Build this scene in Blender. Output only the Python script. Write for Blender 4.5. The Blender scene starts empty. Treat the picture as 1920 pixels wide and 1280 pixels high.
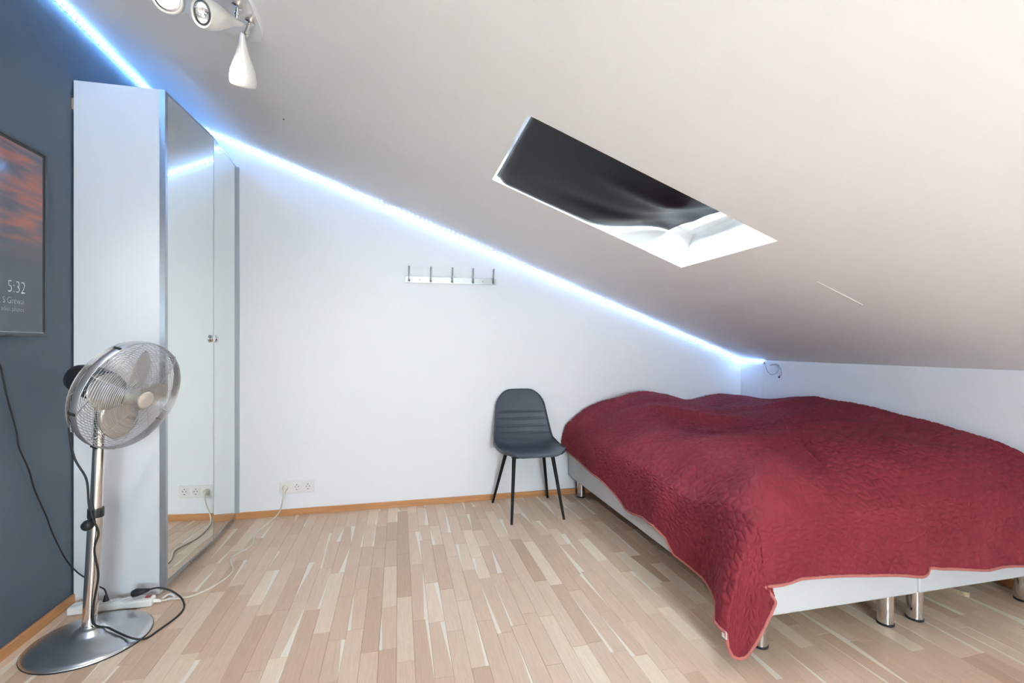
import bpy, bmesh, math, random
import numpy as np
from mathutils import Vector, Matrix

SC = bpy.context.scene
COL = SC.collection
random.seed(7)

# ------------------------------------------------------------------ camera
YAW = math.atan(212 / 890)
cam_data = bpy.data.cameras.new('camera')
cam_data.sensor_width = 36
cam_data.lens = 36 * 890 / 1920
cam_data.shift_y = 8 / 1920
cam_data.clip_start = 0.02
cam = bpy.data.objects.new('camera', cam_data)
cam.location = (0, 0, 1.157)
cam.rotation_euler = (math.radians(90), 0, -YAW)
COL.objects.link(cam)
SC.camera = cam

# ------------------------------------------------------------------ world, daylight, exposure
world = bpy.data.worlds.new('overcast_sky')
SC.world = world
world.use_nodes = True
wbg = world.node_tree.nodes['Background']
wbg.inputs[0].default_value = (0.78, 0.91, 1.0, 1)
wbg.inputs[1].default_value = 30.0

# high sun on this roof slope; its patches fall on the floor behind the photographer
sun_d = bpy.data.lights.new('sun', 'SUN')
sun_d.energy = 18
sun_d.angle = math.radians(3)
sun_d.color = (1.0, 0.985, 0.97)
sun = bpy.data.objects.new('sun', sun_d)
sun.rotation_euler = Vector((0, 0, -1)).rotation_difference(Vector((-0.25, -0.45, -0.86)).normalized()).to_euler()
COL.objects.link(sun)

def portal(name, loc, rot, sx, sy):
    """Guides the sampling of sky light through a window; gives no light of its own."""
    d = bpy.data.lights.new(name, 'AREA')
    d.shape = 'RECTANGLE'
    d.size, d.size_y = sx, sy
    d.cycles.is_portal = True
    o = bpy.data.objects.new(name, d)
    o.location, o.rotation_euler = loc, rot
    COL.objects.link(o)
    return o

SC.view_settings.view_transform = 'Standard'
SC.view_settings.look = 'None'
SC.view_settings.gamma = 1.0
SC.view_settings.use_curve_mapping = False
SC.view_settings.exposure = 1.32
SC.cycles.max_bounces = 5
SC.cycles.diffuse_bounces = 4
SC.cycles.use_adaptive_sampling = True
SC.cycles.adaptive_threshold = 0.15
SC.cycles.adaptive_min_samples = 16
SC.cycles.glossy_bounces = 4
SC.cycles.transmission_bounces = 4
SC.cycles.transparent_max_bounces = 6
SC.cycles.caustics_reflective = False
SC.cycles.caustics_refractive = False

# ------------------------------------------------------------------ room constants
XL, XR, YB, YR = -1.43, 2.86, 3.515, -2.55
KC = math.sqrt(0.351 ** 2 + 0.936 ** 2)
NX, NZ, ND = 0.351 / KC, 0.936 / KC, 1.9768 / KC
def ceil_z(x): return (ND - NX * x) / NZ
SLOPE = math.atan2(NX, NZ)
HX0, HX1, HY0, HY1 = 0.427, 1.454, 1.568, 2.232     # skylight opening

# ------------------------------------------------------------------ material helpers
MATS = {}
def mat(name, color=(0.8, 0.8, 0.8), rough=0.5, metal=0.0, spec=0.5, bump=0.0, bscale=200.0, var=0.0,
        vscale=3.0, coat=0.0, emit=None, estr=0.0, stretch=None):
    """Principled material with procedural colour variation and fine relief."""
    m = bpy.data.materials.new(name)
    m.use_nodes = True
    nt = m.node_tree
    b = nt.nodes['Principled BSDF']
    b.inputs['Base Color'].default_value = (*color, 1)
    b.inputs['Roughness'].default_value = rough
    b.inputs['Metallic'].default_value = metal
    b.inputs['Specular IOR Level'].default_value = spec
    b.inputs['Coat Weight'].default_value = coat
    if emit:
        b.inputs['Emission Color'].default_value = (*emit, 1)
        b.inputs['Emission Strength'].default_value = estr
    tc = nt.nodes.new('ShaderNodeTexCoord')
    src = tc.outputs['Object']
    if stretch:
        mp = nt.nodes.new('ShaderNodeMapping')
        mp.inputs['Scale'].default_value = stretch
        nt.links.new(src, mp.inputs['Vector'])
        src = mp.outputs[0]
    if var > 0:
        n = nt.nodes.new('ShaderNodeTexNoise')
        n.inputs['Scale'].default_value = vscale
        n.inputs['Detail'].default_value = 4
        nt.links.new(src, n.inputs['Vector'])
        r = nt.nodes.new('ShaderNodeMapRange')
        r.inputs['From Min'].default_value = 0.3
        r.inputs['From Max'].default_value = 0.7
        r.inputs['To Min'].default_value = 1 - var
        r.inputs['To Max'].default_value = 1 + var
        nt.links.new(n.outputs['Fac'], r.inputs['Value'])
        mx = nt.nodes.new('ShaderNodeMix')
        mx.data_type = 'RGBA'
        mx.blend_type = 'MULTIPLY'
        mx.inputs['Factor'].default_value = 1
        mx.inputs['A'].default_value = (*color, 1)
        nt.links.new(r.outputs[0], mx.inputs['B'])
        nt.links.new(mx.outputs['Result'], b.inputs['Base Color'])
    if bump > 0:
        n2 = nt.nodes.new('ShaderNodeTexNoise')
        n2.inputs['Scale'].default_value = bscale
        n2.inputs['Detail'].default_value = 3
        nt.links.new(src, n2.inputs['Vector'])
        bp = nt.nodes.new('ShaderNodeBump')
        bp.inputs['Strength'].default_value = bump
        bp.inputs['Distance'].default_value = 0.002
        nt.links.new(n2.outputs['Fac'], bp.inputs['Height'])
        nt.links.new(bp.outputs[0], b.inputs['Normal'])
    MATS[name] = m
    return m

M_WALL = mat('white_paint', (0.835, 0.85, 0.88), 0.6, bump=0.12, bscale=120, var=0.01, vscale=1.2)
M_DARK = mat('slate_blue_paint', (0.080, 0.113, 0.150), 0.42, bump=0.15, bscale=150, var=0.05, vscale=1.5)
M_CEIL = mat('ceiling_paint', (0.845, 0.87, 0.905), 0.7, bump=0.12, bscale=90, var=0.015, vscale=1.0)
M_REVEAL = mat('reveal_paint', (0.86, 0.87, 0.88), 0.5, bump=0.05, var=0.01)
M_BASE = mat('oak_trim', (0.56, 0.27, 0.11), 0.35, var=0.16, vscale=5, stretch=(0.6, 0.6, 14), bump=0.1)
M_LAM = mat('white_laminate', (0.72, 0.74, 0.78), 0.4, bump=0.05, bscale=60, var=0.012, vscale=4, stretch=(1, 1, 0.1))
M_ALU = mat('brushed_aluminium', (0.50, 0.53, 0.57), 0.35, 0.9, bump=0.06, bscale=80, stretch=(1, 1, 0.1))
M_PROF = mat('grey_profile', (0.42, 0.45, 0.49), 0.5, var=0.02)
M_BADGE = mat('badge_satin', (0.60, 0.54, 0.48), 0.4, 0.25, var=0.02)
M_MIRROR = mat('mirror_glass', (0.86, 0.90, 0.885), 0.0, 1.0)
M_CHROME = mat('polished_chrome', (0.76, 0.75, 0.74), 0.09, 1.0, var=0.02, vscale=8)
M_STEEL = mat('brushed_steel', (0.36, 0.36, 0.36), 0.3, 1.0, var=0.05, vscale=30, bump=0.06, bscale=300)
M_BASEST = mat('satin_steel', (0.62, 0.63, 0.64), 0.30, 1.0, var=0.05, vscale=10, bump=0.05, bscale=60)
M_WIRE = mat('wire_chrome', (0.60, 0.60, 0.60), 0.32, 0.85, var=0.02)
M_BLADE = mat('blade_silver', (0.60, 0.57, 0.54), 0.35, 0.75, var=0.03, vscale=6)
M_BLACK = mat('black_plastic', (0.018, 0.02, 0.024), 0.4, bump=0.05, var=0.1)
M_RUBBER = mat('black_cable', (0.012, 0.013, 0.015), 0.5, var=0.1)
M_LEG = mat('black_metal', (0.006, 0.006, 0.007), 0.45, spec=0.25, var=0.1)
M_WPLAST = mat('white_plastic', (0.80, 0.79, 0.77), 0.35, var=0.01)
M_WCABLE = mat('cream_cable', (0.74, 0.69, 0.60), 0.5, var=0.03)
M_SLOT = mat('socket_hole', (0.10, 0.10, 0.10), 0.6, var=0.05)
M_LACQ = mat('white_lacquer', (0.66, 0.645, 0.61), 0.3, coat=0.2, var=0.01)
M_PLATE = mat('gloss_plate', (0.74, 0.74, 0.74), 0.10, 0.15, var=0.01, coat=0.5)
M_LEATH = mat('white_leatherette', (0.57, 0.585, 0.61), 0.42, bump=0.25, bscale=450, var=0.015)
M_MATT = mat('mattress_ticking', (0.75, 0.74, 0.72), 0.8, bump=0.2, bscale=300, var=0.03)
M_CHAIR = mat('grey_leatherette', (0.052, 0.065, 0.084), 0.42, bump=0.35, bscale=350, var=0.10, vscale=9)
M_TVB = mat('tv_bezel', (0.075, 0.09, 0.10), 0.35, 0.4, var=0.03)
M_RED = mat('red_switch', (0.35, 0.06, 0.07), 0.3, var=0.05)
M_STRAP = mat('cork_strap', (0.50, 0.38, 0.24), 0.7, var=0.15, vscale=60)
M_TEXT = mat('screen_lettering', (0.6, 0.65, 0.72), 0.5, emit=(0.62, 0.68, 0.76), estr=0.20)
M_TEXT2 = mat('screen_lettering_faint', (0.4, 0.45, 0.5), 0.5, emit=(0.45, 0.50, 0.56), estr=0.09)
M_LED = mat('led_emitter', (0.9, 0.95, 1.0), 0.4, emit=(0.25, 0.50, 1.0), estr=48)
M_LEDB = mat('led_emitter_blue', (0.9, 0.95, 1.0), 0.4, emit=(0.20, 0.47, 1.0), estr=110)
M_TAPE = mat('led_tape', (0.86, 0.87, 0.9), 0.45, var=0.01)
M_BULB = mat('halogen_bulb', (1, 0.9, 0.8), 0.3, emit=(1.0, 0.78, 0.55), estr=35)
M_REFLECT = mat('lamp_reflector', (0.85, 0.86, 0.88), 0.12, 1.0, bump=0.6, bscale=220)
M_LENS = mat('lens_ring', (0.30, 0.31, 0.32), 0.2, 0.9)
M_BIND = mat('salmon_binding', (0.46, 0.14, 0.12), 0.75, bump=0.4, bscale=500, var=0.08, vscale=40)
M_TAG = mat('white_tag', (0.8, 0.8, 0.8), 0.6, var=0.02)
M_PLASTER = mat('bare_plaster', (0.82, 0.81, 0.79), 0.8, bump=0.3, bscale=300, var=0.04, vscale=30)
M_NAIL = mat('dark_screw', (0.05, 0.05, 0.055), 0.5, 0.6, var=0.1)
M_WOODP = mat('raw_wood_block', (0.42, 0.28, 0.17), 0.6, var=0.1, vscale=30)

# clear pane: mostly transmitting, a little reflection
def glass_mat():
    m = bpy.data.materials.new('window_glass'); m.use_nodes = True
    nt = m.node_tree; nt.nodes.clear()
    out = nt.nodes.new('ShaderNodeOutputMaterial')
    tr = nt.nodes.new('ShaderNodeBsdfTransparent'); tr.inputs[0].default_value = (0.93, 0.95, 0.95, 1)
    gl = nt.nodes.new('ShaderNodeBsdfGlossy'); gl.inputs['Roughness'].default_value = 0.02
    fr = nt.nodes.new('ShaderNodeFresnel'); fr.inputs[0].default_value = 1.45
    mx = nt.nodes.new('ShaderNodeMixShader')
    nt.links.new(fr.outputs[0], mx.inputs[0]); nt.links.new(tr.outputs[0], mx.inputs[1])
    nt.links.new(gl.outputs[0], mx.inputs[2]); nt.links.new(mx.outputs[0], out.inputs[0])
    return m
M_GLASS = glass_mat()

# dark blackout fabric that lets a trace of daylight through and has a satin sheen
def blind_mat():
    m = bpy.data.materials.new('blackout_fabric'); m.use_nodes = True
    nt = m.node_tree; b = nt.nodes['Principled BSDF']; out = nt.nodes['Material Output']
    b.inputs['Base Color'].default_value = (0.003, 0.0035, 0.010, 1)
    b.inputs['Roughness'].default_value = 0.45
    b.inputs['Specular IOR Level'].default_value = 0.3
    n = nt.nodes.new('ShaderNodeTexNoise'); n.inputs['Scale'].default_value = 500
    tc = nt.nodes.new('ShaderNodeTexCoord'); nt.links.new(tc.outputs['Object'], n.inputs['Vector'])
    bp = nt.nodes.new('ShaderNodeBump'); bp.inputs['Strength'].default_value = 0.15; bp.inputs['Distance'].default_value = 0.001
    nt.links.new(n.outputs['Fac'], bp.inputs['Height']); nt.links.new(bp.outputs[0], b.inputs['Normal'])
    t = nt.nodes.new('ShaderNodeBsdfTranslucent'); t.inputs[0].default_value = (0.35, 0.45, 0.6, 1)
    mx = nt.nodes.new('ShaderNodeMixShader'); mx.inputs[0].default_value = 0.004
    nt.links.new(b.outputs[0], mx.inputs[1]); nt.links.new(t.outputs[0], mx.inputs[2])
    nt.links.new(mx.outputs[0], out.inputs[0])
    return m
M_BLIND = blind_mat()

# oak strips: per-strip tone, pale sapwood wedge along one edge, grain along the strip
def oak_mat():
    m = bpy.data.materials.new('oak_strip'); m.use_nodes = True
    nt = m.node_tree; b = nt.nodes['Principled BSDF']; L = nt.links.new
    def N(t, **k):
        n = nt.nodes.new(t)
        for a, v in k.items(): setattr(n, a, v)
        return n
    def M(op, a, b2=None, c=None):
        n = N('ShaderNodeMath', operation=op)
        for i, v in enumerate((a, b2, c)):
            if v is None: continue
            if isinstance(v, (int, float)): n.inputs[i].default_value = v
            else: L(v, n.inputs[i])
        return n.outputs[0]
    at = N('ShaderNodeAttribute', attribute_name='strip')
    sp = N('ShaderNodeSeparateColor'); L(at.outputs['Color'], sp.inputs[0])
    tone, wedge, seed = sp.outputs
    uv = N('ShaderNodeUVMap', uv_map='norm')
    su = N('ShaderNodeSeparateXYZ'); L(uv.outputs[0], su.inputs[0])
    um = N('ShaderNodeUVMap', uv_map='metric')
    sm = N('ShaderNodeSeparateXYZ'); L(um.outputs[0], sm.inputs[0])
    cb = N('ShaderNodeCombineXYZ')
    L(M('MULTIPLY', sm.outputs[0], 34.0), cb.inputs[0]); L(M('MULTIPLY', sm.outputs[1], 2.2), cb.inputs[1])
    L(M('MULTIPLY', seed, 80.0), cb.inputs[2])
    g1 = N('ShaderNodeTexNoise'); g1.inputs['Scale'].default_value = 1.0; g1.inputs['Detail'].default_value = 3; g1.inputs['Distortion'].default_value = 0.6
    L(cb.outputs[0], g1.inputs['Vector'])
    # cathedral figure: contour lines of the noise
    fig = M('FRACT', M('MULTIPLY', g1.outputs['Fac'], 7.0))
    fig = M('ABSOLUTE', M('SUBTRACT', fig, 0.5))
    cb2 = N('ShaderNodeCombineXYZ')
    L(M('MULTIPLY', sm.outputs[0], 420.0), cb2.inputs[0]); L(M('MULTIPLY', sm.outputs[1], 9.0), cb2.inputs[1])
    L(M('MULTIPLY', seed, 33.0), cb2.inputs[2])
    g2 = N('ShaderNodeTexNoise'); g2.inputs['Scale'].default_value = 1.0; g2.inputs['Detail'].default_value = 2
    L(cb2.outputs[0], g2.inputs['Vector'])
    ramp = N('ShaderNodeValToRGB'); e = ramp.color_ramp.elements
    e[0].position = 0.0; e[0].color = (0.54, 0.365, 0.25, 1)
    e[1].position = 1.0; e[1].color = (0.80, 0.65, 0.50, 1)
    x = ramp.color_ramp.elements.new(0.35); x.color = (0.65, 0.46, 0.33, 1)
    x = ramp.color_ramp.elements.new(0.7); x.color = (0.72, 0.54, 0.405, 1)
    L(tone, ramp.inputs[0])
    gr = M('ADD', M('MULTIPLY', fig, 0.14), M('MULTIPLY', g2.outputs['Fac'], 0.26))
    gr = M('ADD', gr, 0.835)
    mul = N('ShaderNodeMix', data_type='RGBA', blend_type='MULTIPLY'); mul.inputs['Factor'].default_value = 1
    L(ramp.outputs[0], mul.inputs['A']); L(gr, mul.inputs['B'])
    # sapwood wedge: wide at one end of the strip, tapering to nothing
    wob = M('MULTIPLY', M('SUBTRACT', g1.outputs['Fac'], 0.5), 0.10)
    edge = M('SUBTRACT', M('ADD', M('MULTIPLY', wedge, su.outputs[1]), M('MULTIPLY', wob, wedge)), su.outputs[0])
    mask = N('ShaderNodeMapRange'); mask.inputs['From Min'].default_value = 0.0; mask.inputs['From Max'].default_value = 0.03
    L(edge, mask.inputs['Value'])
    mk = M('MULTIPLY', mask.outputs[0], 0.85)
    mx = N('ShaderNodeMix', data_type='RGBA'); L(mk, mx.inputs['Factor'])
    L(mul.outputs['Result'], mx.inputs['A']); mx.inputs['B'].default_value = (0.86, 0.79, 0.68, 1)
    L(mx.outputs['Result'], b.inputs['Base Color'])
    b.inputs['Roughness'].default_value = 0.36
    b.inputs['Specular IOR Level'].default_value = 0.45
    bp = N('ShaderNodeBump'); bp.inputs['Strength'].default_value = 0.08; bp.inputs['Distance'].default_value = 0.001
    L(g2.outputs['Fac'], bp.inputs['Height']); L(bp.outputs[0], b.inputs['Normal'])
    return m
M_OAK = oak_mat()
M_SUB = mat('floor_screed', (0.20, 0.14, 0.10), 0.8, var=0.05)

# quilted microfibre
def quilt_mat():
    m = bpy.data.materials.new('crimson_quilt'); m.use_nodes = True
    nt = m.node_tree; b = nt.nodes['Principled BSDF']; L = nt.links.new
    tc = nt.nodes.new('ShaderNodeTexCoord')
    n = nt.nodes.new('ShaderNodeTexNoise'); n.inputs['Scale'].default_value = 5; n.inputs['Detail'].default_value = 5
    L(tc.outputs['Object'], n.inputs['Vector'])
    r = nt.nodes.new('ShaderNodeValToRGB')
    r.color_ramp.elements[0].position = 0.3; r.color_ramp.elements[0].color = (0.195, 0.025, 0.037, 1)
    r.color_ramp.elements[1].position = 0.7; r.color_ramp.elements[1].color = (0.245, 0.033, 0.047, 1)
    L(n.outputs['Fac'], r.inputs[0]); L(r.outputs[0], b.inputs['Base Color'])
    b.inputs['Roughness'].default_value = 0.62
    b.inputs['Specular IOR Level'].default_value = 0.10
    b.inputs['Sheen Weight'].default_value = 0.0
    b.inputs['Sheen Roughness'].default_value = 0.4
    b.inputs['Sheen Tint'].default_value = (1.0, 0.55, 0.55, 1)
    n2 = nt.nodes.new('ShaderNodeTexNoise'); n2.inputs['Scale'].default_value = 70; n2.inputs['Detail'].default_value = 4
    L(tc.outputs['Object'], n2.inputs['Vector'])
    bp = nt.nodes.new('ShaderNodeBump'); bp.inputs['Strength'].default_value = 0.25; bp.inputs['Distance'].default_value = 0.004
    L(n2.outputs['Fac'], bp.inputs['Height']); L(bp.outputs[0], b.inputs['Normal'])
    return m
M_QUILT = quilt_mat()

# the television picture: sunset clouds over a dusky sea
def screen_mat():
    m = bpy.data.materials.new('sunset_screen'); m.use_nodes = True
    nt = m.node_tree; b = nt.nodes['Principled BSDF']; L = nt.links.new
    tc = nt.nodes.new('ShaderNodeTexCoord')
    sp = nt.nodes.new('ShaderNodeSeparateXYZ'); L(tc.outputs['Object'], sp.inputs[0])
    mp = nt.nodes.new('ShaderNodeMapping'); mp.inputs['Scale'].default_value = (1, 3.0, 26); mp.inputs['Rotation'].default_value = (0.10, 0, 0)
    L(tc.outputs['Object'], mp.inputs['Vector'])
    n = nt.nodes.new('ShaderNodeTexNoise'); n.inputs['Scale'].default_value = 1.1; n.inputs['Detail'].default_value = 6; n.inputs['Distortion'].default_value = 0.8
    L(mp.outputs[0], n.inputs['Vector'])
    st = nt.nodes.new('ShaderNodeValToRGB'); e = st.color_ramp.elements
    e[0].position = 0.40; e[0].color = (0.06, 0.062, 0.088, 1)
    e[1].position = 0.66; e[1].color = (0.27, 0.085, 0.05, 1)
    x = st.color_ramp.elements.new(0.52); x.color = (0.13, 0.075, 0.085, 1)
    L(n.outputs['Fac'], st.inputs[0])
    hr = nt.nodes.new('ShaderNodeMapRange'); hr.inputs['From Min'].default_value = 0.26; hr.inputs['From Max'].default_value = 0.42
    L(sp.outputs[2], hr.inputs['Value'])
    mx = nt.nodes.new('ShaderNodeMix'); mx.data_type = 'RGBA'
    L(hr.outputs[0], mx.inputs['Factor']); mx.inputs['A'].default_value = (0.040, 0.050, 0.062, 1); L(st.outputs[0], mx.inputs['B'])
    b.inputs['Base Color'].default_value = (0.02, 0.022, 0.026, 1)
    L(mx.outputs['Result'], b.inputs['Emission Color']); b.inputs['Emission Strength'].default_value = 0.42
    b.inputs['Roughness'].default_value = 0.12
    return m
M_SCREEN = screen_mat()

# ------------------------------------------------------------------ mesh helpers
class MB:
    def __init__(s): s.v = []; s.f = []
    def add(s, vs, fs):
        o = len(s.v); s.v += [tuple(p) for p in vs]; s.f += [tuple(i + o for i in f) for f in fs]; return s
    def box(s, x0, x1, y0, y1, z0, z1):
        return s.add([(x, y, z) for z in (z0, z1) for y in (y0, y1) for x in (x0, x1)],
                     [(0, 2, 3, 1), (4, 5, 7, 6), (0, 1, 5, 4), (2, 6, 7, 3), (0, 4, 6, 2), (1, 3, 7, 5)])
    def tube(s, pts, rad, n=8, closed=False, caps=True):
        pts = [Vector(p) for p in pts]; k = len(pts)
        rads = rad if isinstance(rad, (list, tuple)) else [rad] * k
        ref = Vector((0, 0, 1)); up = None; vs = []
        for i, p in enumerate(pts):
            a = pts[(i - 1) % k] if (i > 0 or closed) else p
            c = pts[(i + 1) % k] if (i < k - 1 or closed) else p
            t = (c - a).normalized()
            if up is None:
                up = t.cross(ref)
                if up.length < 1e-3: up = t.cross(Vector((1, 0, 0)))
                up.normalize()
            else:
                up = (up - t * up.dot(t)).normalized()
            w = t.cross(up)
            for j in range(n):
                an = 2 * math.pi * j / n
                vs.append(p + (up * math.cos(an) + w * math.sin(an)) * rads[i])
        fs = []
        for i in range(k if closed else k - 1):
            for j in range(n):
                a, b = i * n + j, i * n + (j + 1) % n
                c, d = ((i + 1) % k) * n + (j + 1) % n, ((i + 1) % k) * n + j
                fs.append((a, b, c, d))
        if caps and not closed:
            fs.append(tuple(range(n - 1, -1, -1))); fs.append(tuple(range((k - 1) * n, k * n)))
        return s.add(vs, fs)
    def lathe(s, prof, n=32, origin=(0, 0, 0), axis=(0, 0, 1), cap0=True, cap1=True):
        q = Vector((0, 0, 1)).rotation_difference(Vector(axis)); o = Vector(origin); vs = []
        for r, z in prof:
            for j in range(n):
                a = 2 * math.pi * j / n
                vs.append(o + q @ Vector((r * math.cos(a), r * math.sin(a), z)))
        fs = []
        for i in range(len(prof) - 1):
            for j in range(n):
                fs.append((i * n + j, i * n + (j + 1) % n, (i + 1) * n + (j + 1) % n, (i + 1) * n + j))
        if cap0: fs.append(tuple(range(n - 1, -1, -1)))
        if cap1: fs.append(tuple(range((len(prof) - 1) * n, len(prof) * n)))
        return s.add(vs, fs)
    def xform(s, mtx):
        s.v = [tuple(mtx @ Vector(p)) for p in s.v]; return s
    def build(s, name, m, parent=None, smooth=False, bevel=0.0, seg=2, fix=True, auto=None):
        me = bpy.data.meshes.new(name); me.from_pydata(s.v, [], s.f); me.update()
        if fix:
            bm = bmesh.new(); bm.from_mesh(me); bmesh.ops.recalc_face_normals(bm, faces=bm.faces)
            bm.to_mesh(me); bm.free()
        return link(name, me, m, parent, smooth, bevel, seg, auto)

def link(name, me, m, parent=None, smooth=False, bevel=0.0, seg=2, auto=None):
    o = bpy.data.objects.new(name, me); COL.objects.link(o)
    if m: me.materials.append(m)
    if smooth:
        me.polygons.foreach_set('use_smooth', [True] * len(me.polygons))
        if auto: me.set_sharp_from_angle(angle=math.radians(auto))
    if bevel:
        b = o.modifiers.new('bevel', 'BEVEL'); b.width = bevel; b.segments = seg; b.limit_method = 'ANGLE'
        me.polygons.foreach_set('use_smooth', [True] * len(me.polygons))
        b.harden_normals = True
    if parent:
        bpy.context.view_layer.update()
        o.parent = parent
        o.matrix_parent_inverse = parent.matrix_world.inverted()
    return o

def tag(o, label, cat, group=None):
    o['label'] = label; o['category'] = cat
    if group: o['group'] = group
    return o
def struct(o): o['kind'] = 'structure'; return o
def empty(name, loc, label=None, cat=None):
    o = bpy.data.objects.new(name, None); COL.objects.link(o); o.location = loc
    o.empty_display_size = 0.05
    if label: tag(o, label, cat)
    bpy.context.view_layer.update()
    return o
def spline(pts, n=8):
    """Catmull-Rom through the points."""
    P = [Vector(p) for p in pts]; P = [P[0] * 2 - P[1]] + P + [P[-1] * 2 - P[-2]]; out = []
    for i in range(1, len(P) - 2):
        for k in range(n):
            t = k / n; a, b, c, d = P[i - 1:i + 3]
            out.append(0.5 * ((2 * b) + (c - a) * t + (2 * a - 5 * b + 4 * c - d) * t * t + (3 * b - a - 3 * c + d) * t ** 3))
    out.append(P[-2]); return out

# ------------------------------------------------------------------ the room shell
floor = struct(MB().box(XL - 0.1, XR + 0.1, YR - 0.1, YB + 0.1, -0.12, -0.014).build('floor', M_SUB))

T = 0.12
wl = MB()
wl.add([(XL, YR, 0), (XL, YB, 0), (XL, YB, ceil_z(XL)), (XL, YR, ceil_z(XL)),
        (XL - T, YR, 0), (XL - T, YB, 0), (XL - T, YB, ceil_z(XL)), (XL - T, YR, ceil_z(XL))],
       [(0, 1, 2, 3), (4, 7, 6, 5), (0, 3, 7, 4), (1, 5, 6, 2), (3, 2, 6, 7), (0, 4, 5, 1)])
struct(wl.build('wall_left', M_DARK))
struct(MB().box(XR, XR + T, YR, YB, 0, ceil_z(XR)).build('wall_right', M_WALL))
def gable(y0, y1):
    a, b = XL - T, XR + T
    return MB().add([(a, y0, 0), (b, y0, 0), (b, y0, ceil_z(b)), (a, y0, ceil_z(a)),
                     (a, y1, 0), (b, y1, 0), (b, y1, ceil_z(b)), (a, y1, ceil_z(a))],
                    [(0, 1, 2, 3), (4, 7, 6, 5), (0, 4, 5, 1), (1, 5, 6, 2), (2, 6, 7, 3), (3, 7, 4, 0)])
struct(gable(YB, YB + T).build('wall_back', M_WALL))
# rear wall behind the photographer, with an unseen window added for fill daylight
OX0, OX1, OZ0, OZ1 = -0.15, 1.05, 0.85, 1.65
ya, yb = YR - T, YR
rw = MB()
def quadbox(x0, x1, z0, z1a, z1b):
    rw.add([(x0, ya, z0), (x1, ya, z0), (x1, ya, z1b), (x0, ya, z1a), (x0, yb, z0), (x1, yb, z0), (x1, yb, z1b), (x0, yb, z1a)],
           [(0, 1, 2, 3), (4, 7, 6, 5), (0, 4, 5, 1), (1, 5, 6, 2), (2, 6, 7, 3), (3, 7, 4, 0)])
quadbox(XL - T, OX0, 0, ceil_z(XL - T), ceil_z(OX0))
quadbox(OX1, XR + T, 0, ceil_z(OX1), ceil_z(XR + T))
quadbox(OX0, OX1, 0, OZ0, OZ0)
quadbox(OX0, OX1, OZ1, ceil_z(OX0), ceil_z(OX1))
struct(rw.build('wall_rear', M_WALL))
portal('sky_portal_rear', ((OX0 + OX1) / 2, YR - T / 2, (OZ0 + OZ1) / 2), (math.radians(90), 0, 0), OX1 - OX0, OZ1 - OZ0)

# sloping ceiling slab with the skylight opening cut through it
SLAB = 0.20
HOLES = [(HY0, HY1), (-1.0, -1.0 + HY1 - HY0), (-2.0, -2.0 + HY1 - HY0)]   # this skylight, then two unseen ones added behind the photographer for fill light
xs = [XL - 0.02, HX0, HX1, XR + 0.02]
ys = [YR - T] + sorted(v for h in HOLES for v in h) + [YB + 0.02]
nv = Vector((NX, 0, NZ))
cm = MB(); vs = []; fs = []
R_ = len(ys)
for lay in (0, SLAB):
    for y in ys:
        for x in xs: vs.append(Vector((x, y, ceil_z(x))) + nv * lay)
def idx(l, j, i): return l * R_ * 4 + j * 4 + i
for j in range(R_ - 1):
    hole = j % 2 == 1
    for i in range(3):
        if hole and i == 1: continue
        for l in (0, 1): fs.append((idx(l, j, i), idx(l, j, i + 1), idx(l, j + 1, i + 1), idx(l, j + 1, i)))
    for i in (0, 3): fs.append((idx(0, j, i), idx(0, j + 1, i), idx(1, j + 1, i), idx(1, j, i)))
    if hole:
        for a, b in (((j, 1), (j, 2)), ((j, 2), (j + 1, 2)), ((j + 1, 2), (j + 1, 1)), ((j + 1, 1), (j, 1))):
            fs.append((idx(0, *a), idx(0, *b), idx(1, *b), idx(1, *a)))
for j in (0, R_ - 1):
    for i in range(3): fs.append((idx(0, j, i), idx(0, j, i + 1), idx(1, j, i + 1), idx(1, j, i)))
ceiling = struct(cm.add(vs, fs).build('ceiling', M_CEIL))
# small marks on the ceiling: a filled scratch, a screw
def on_ceil(x, y, off=0.0):
    p = Vector((x, y, ceil_z(x))); return p - nv * off
MB().tube([on_ceil(1.792, 1.723), on_ceil(2.047, 1.728)], 0.0022, 5).build('filled_crack', M_PLASTER, ceiling)
MB().lathe([(0.0035, 0), (0.003, 0.005), (0.0015, 0.006)], 8, on_ceil(-0.579, 2.66), (-NX, 0, -NZ)).build('screw', M_NAIL, ceiling)

# baseboards
def baseboard(name, x0, x1, y0, y1):
    struct(MB().box(x0, x1, y0, y1, -0.002, 0.042).build(name, M_BASE, bevel=0.004))
baseboard('baseboard_back', XL, XR, YB - 0.014, YB)
baseboard('baseboard_left', XL, XL + 0.014, YR, 2.534)
baseboard('baseboard_right', XR - 0.014, XR, YR, YB - 0.014)

# narrow vertical joint in the knee wall
struct(MB().box(XR - 0.004, XR, 3.254, 3.262, 0.04, ceil_z(XR) - 0.004).build('trim_1', M_WALL, bevel=0.002))

# ------------------------------------------------------------------ oak strip floor
W = 0.0655
strips = []
rng = random.Random(11)
x = XL - 0.02; ci = 0
while x < XR + 0.02:
    y = YR - rng.random() * 0.5
    while y < YB:
        ln = rng.choice((0.24, 0.30, 0.34, 0.40, 0.46, 0.52))
        strips.append((x, min(x + W, XR + 0.02), y, min(y + ln, YB))); y += ln
    x += W; ci += 1

def cam_px(p):
    v = Vector(p) - Vector((0, 0, 1.157))
    f = Vector((math.sin(YAW), math.cos(YAW), 0)); r = Vector((math.cos(YAW), -math.sin(YAW), 0))
    d = v.dot(f)
    if d < 0.2: return None
    return 960 + 890 * v.dot(r) / d, 648 - 890 * v.z / d, d

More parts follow.
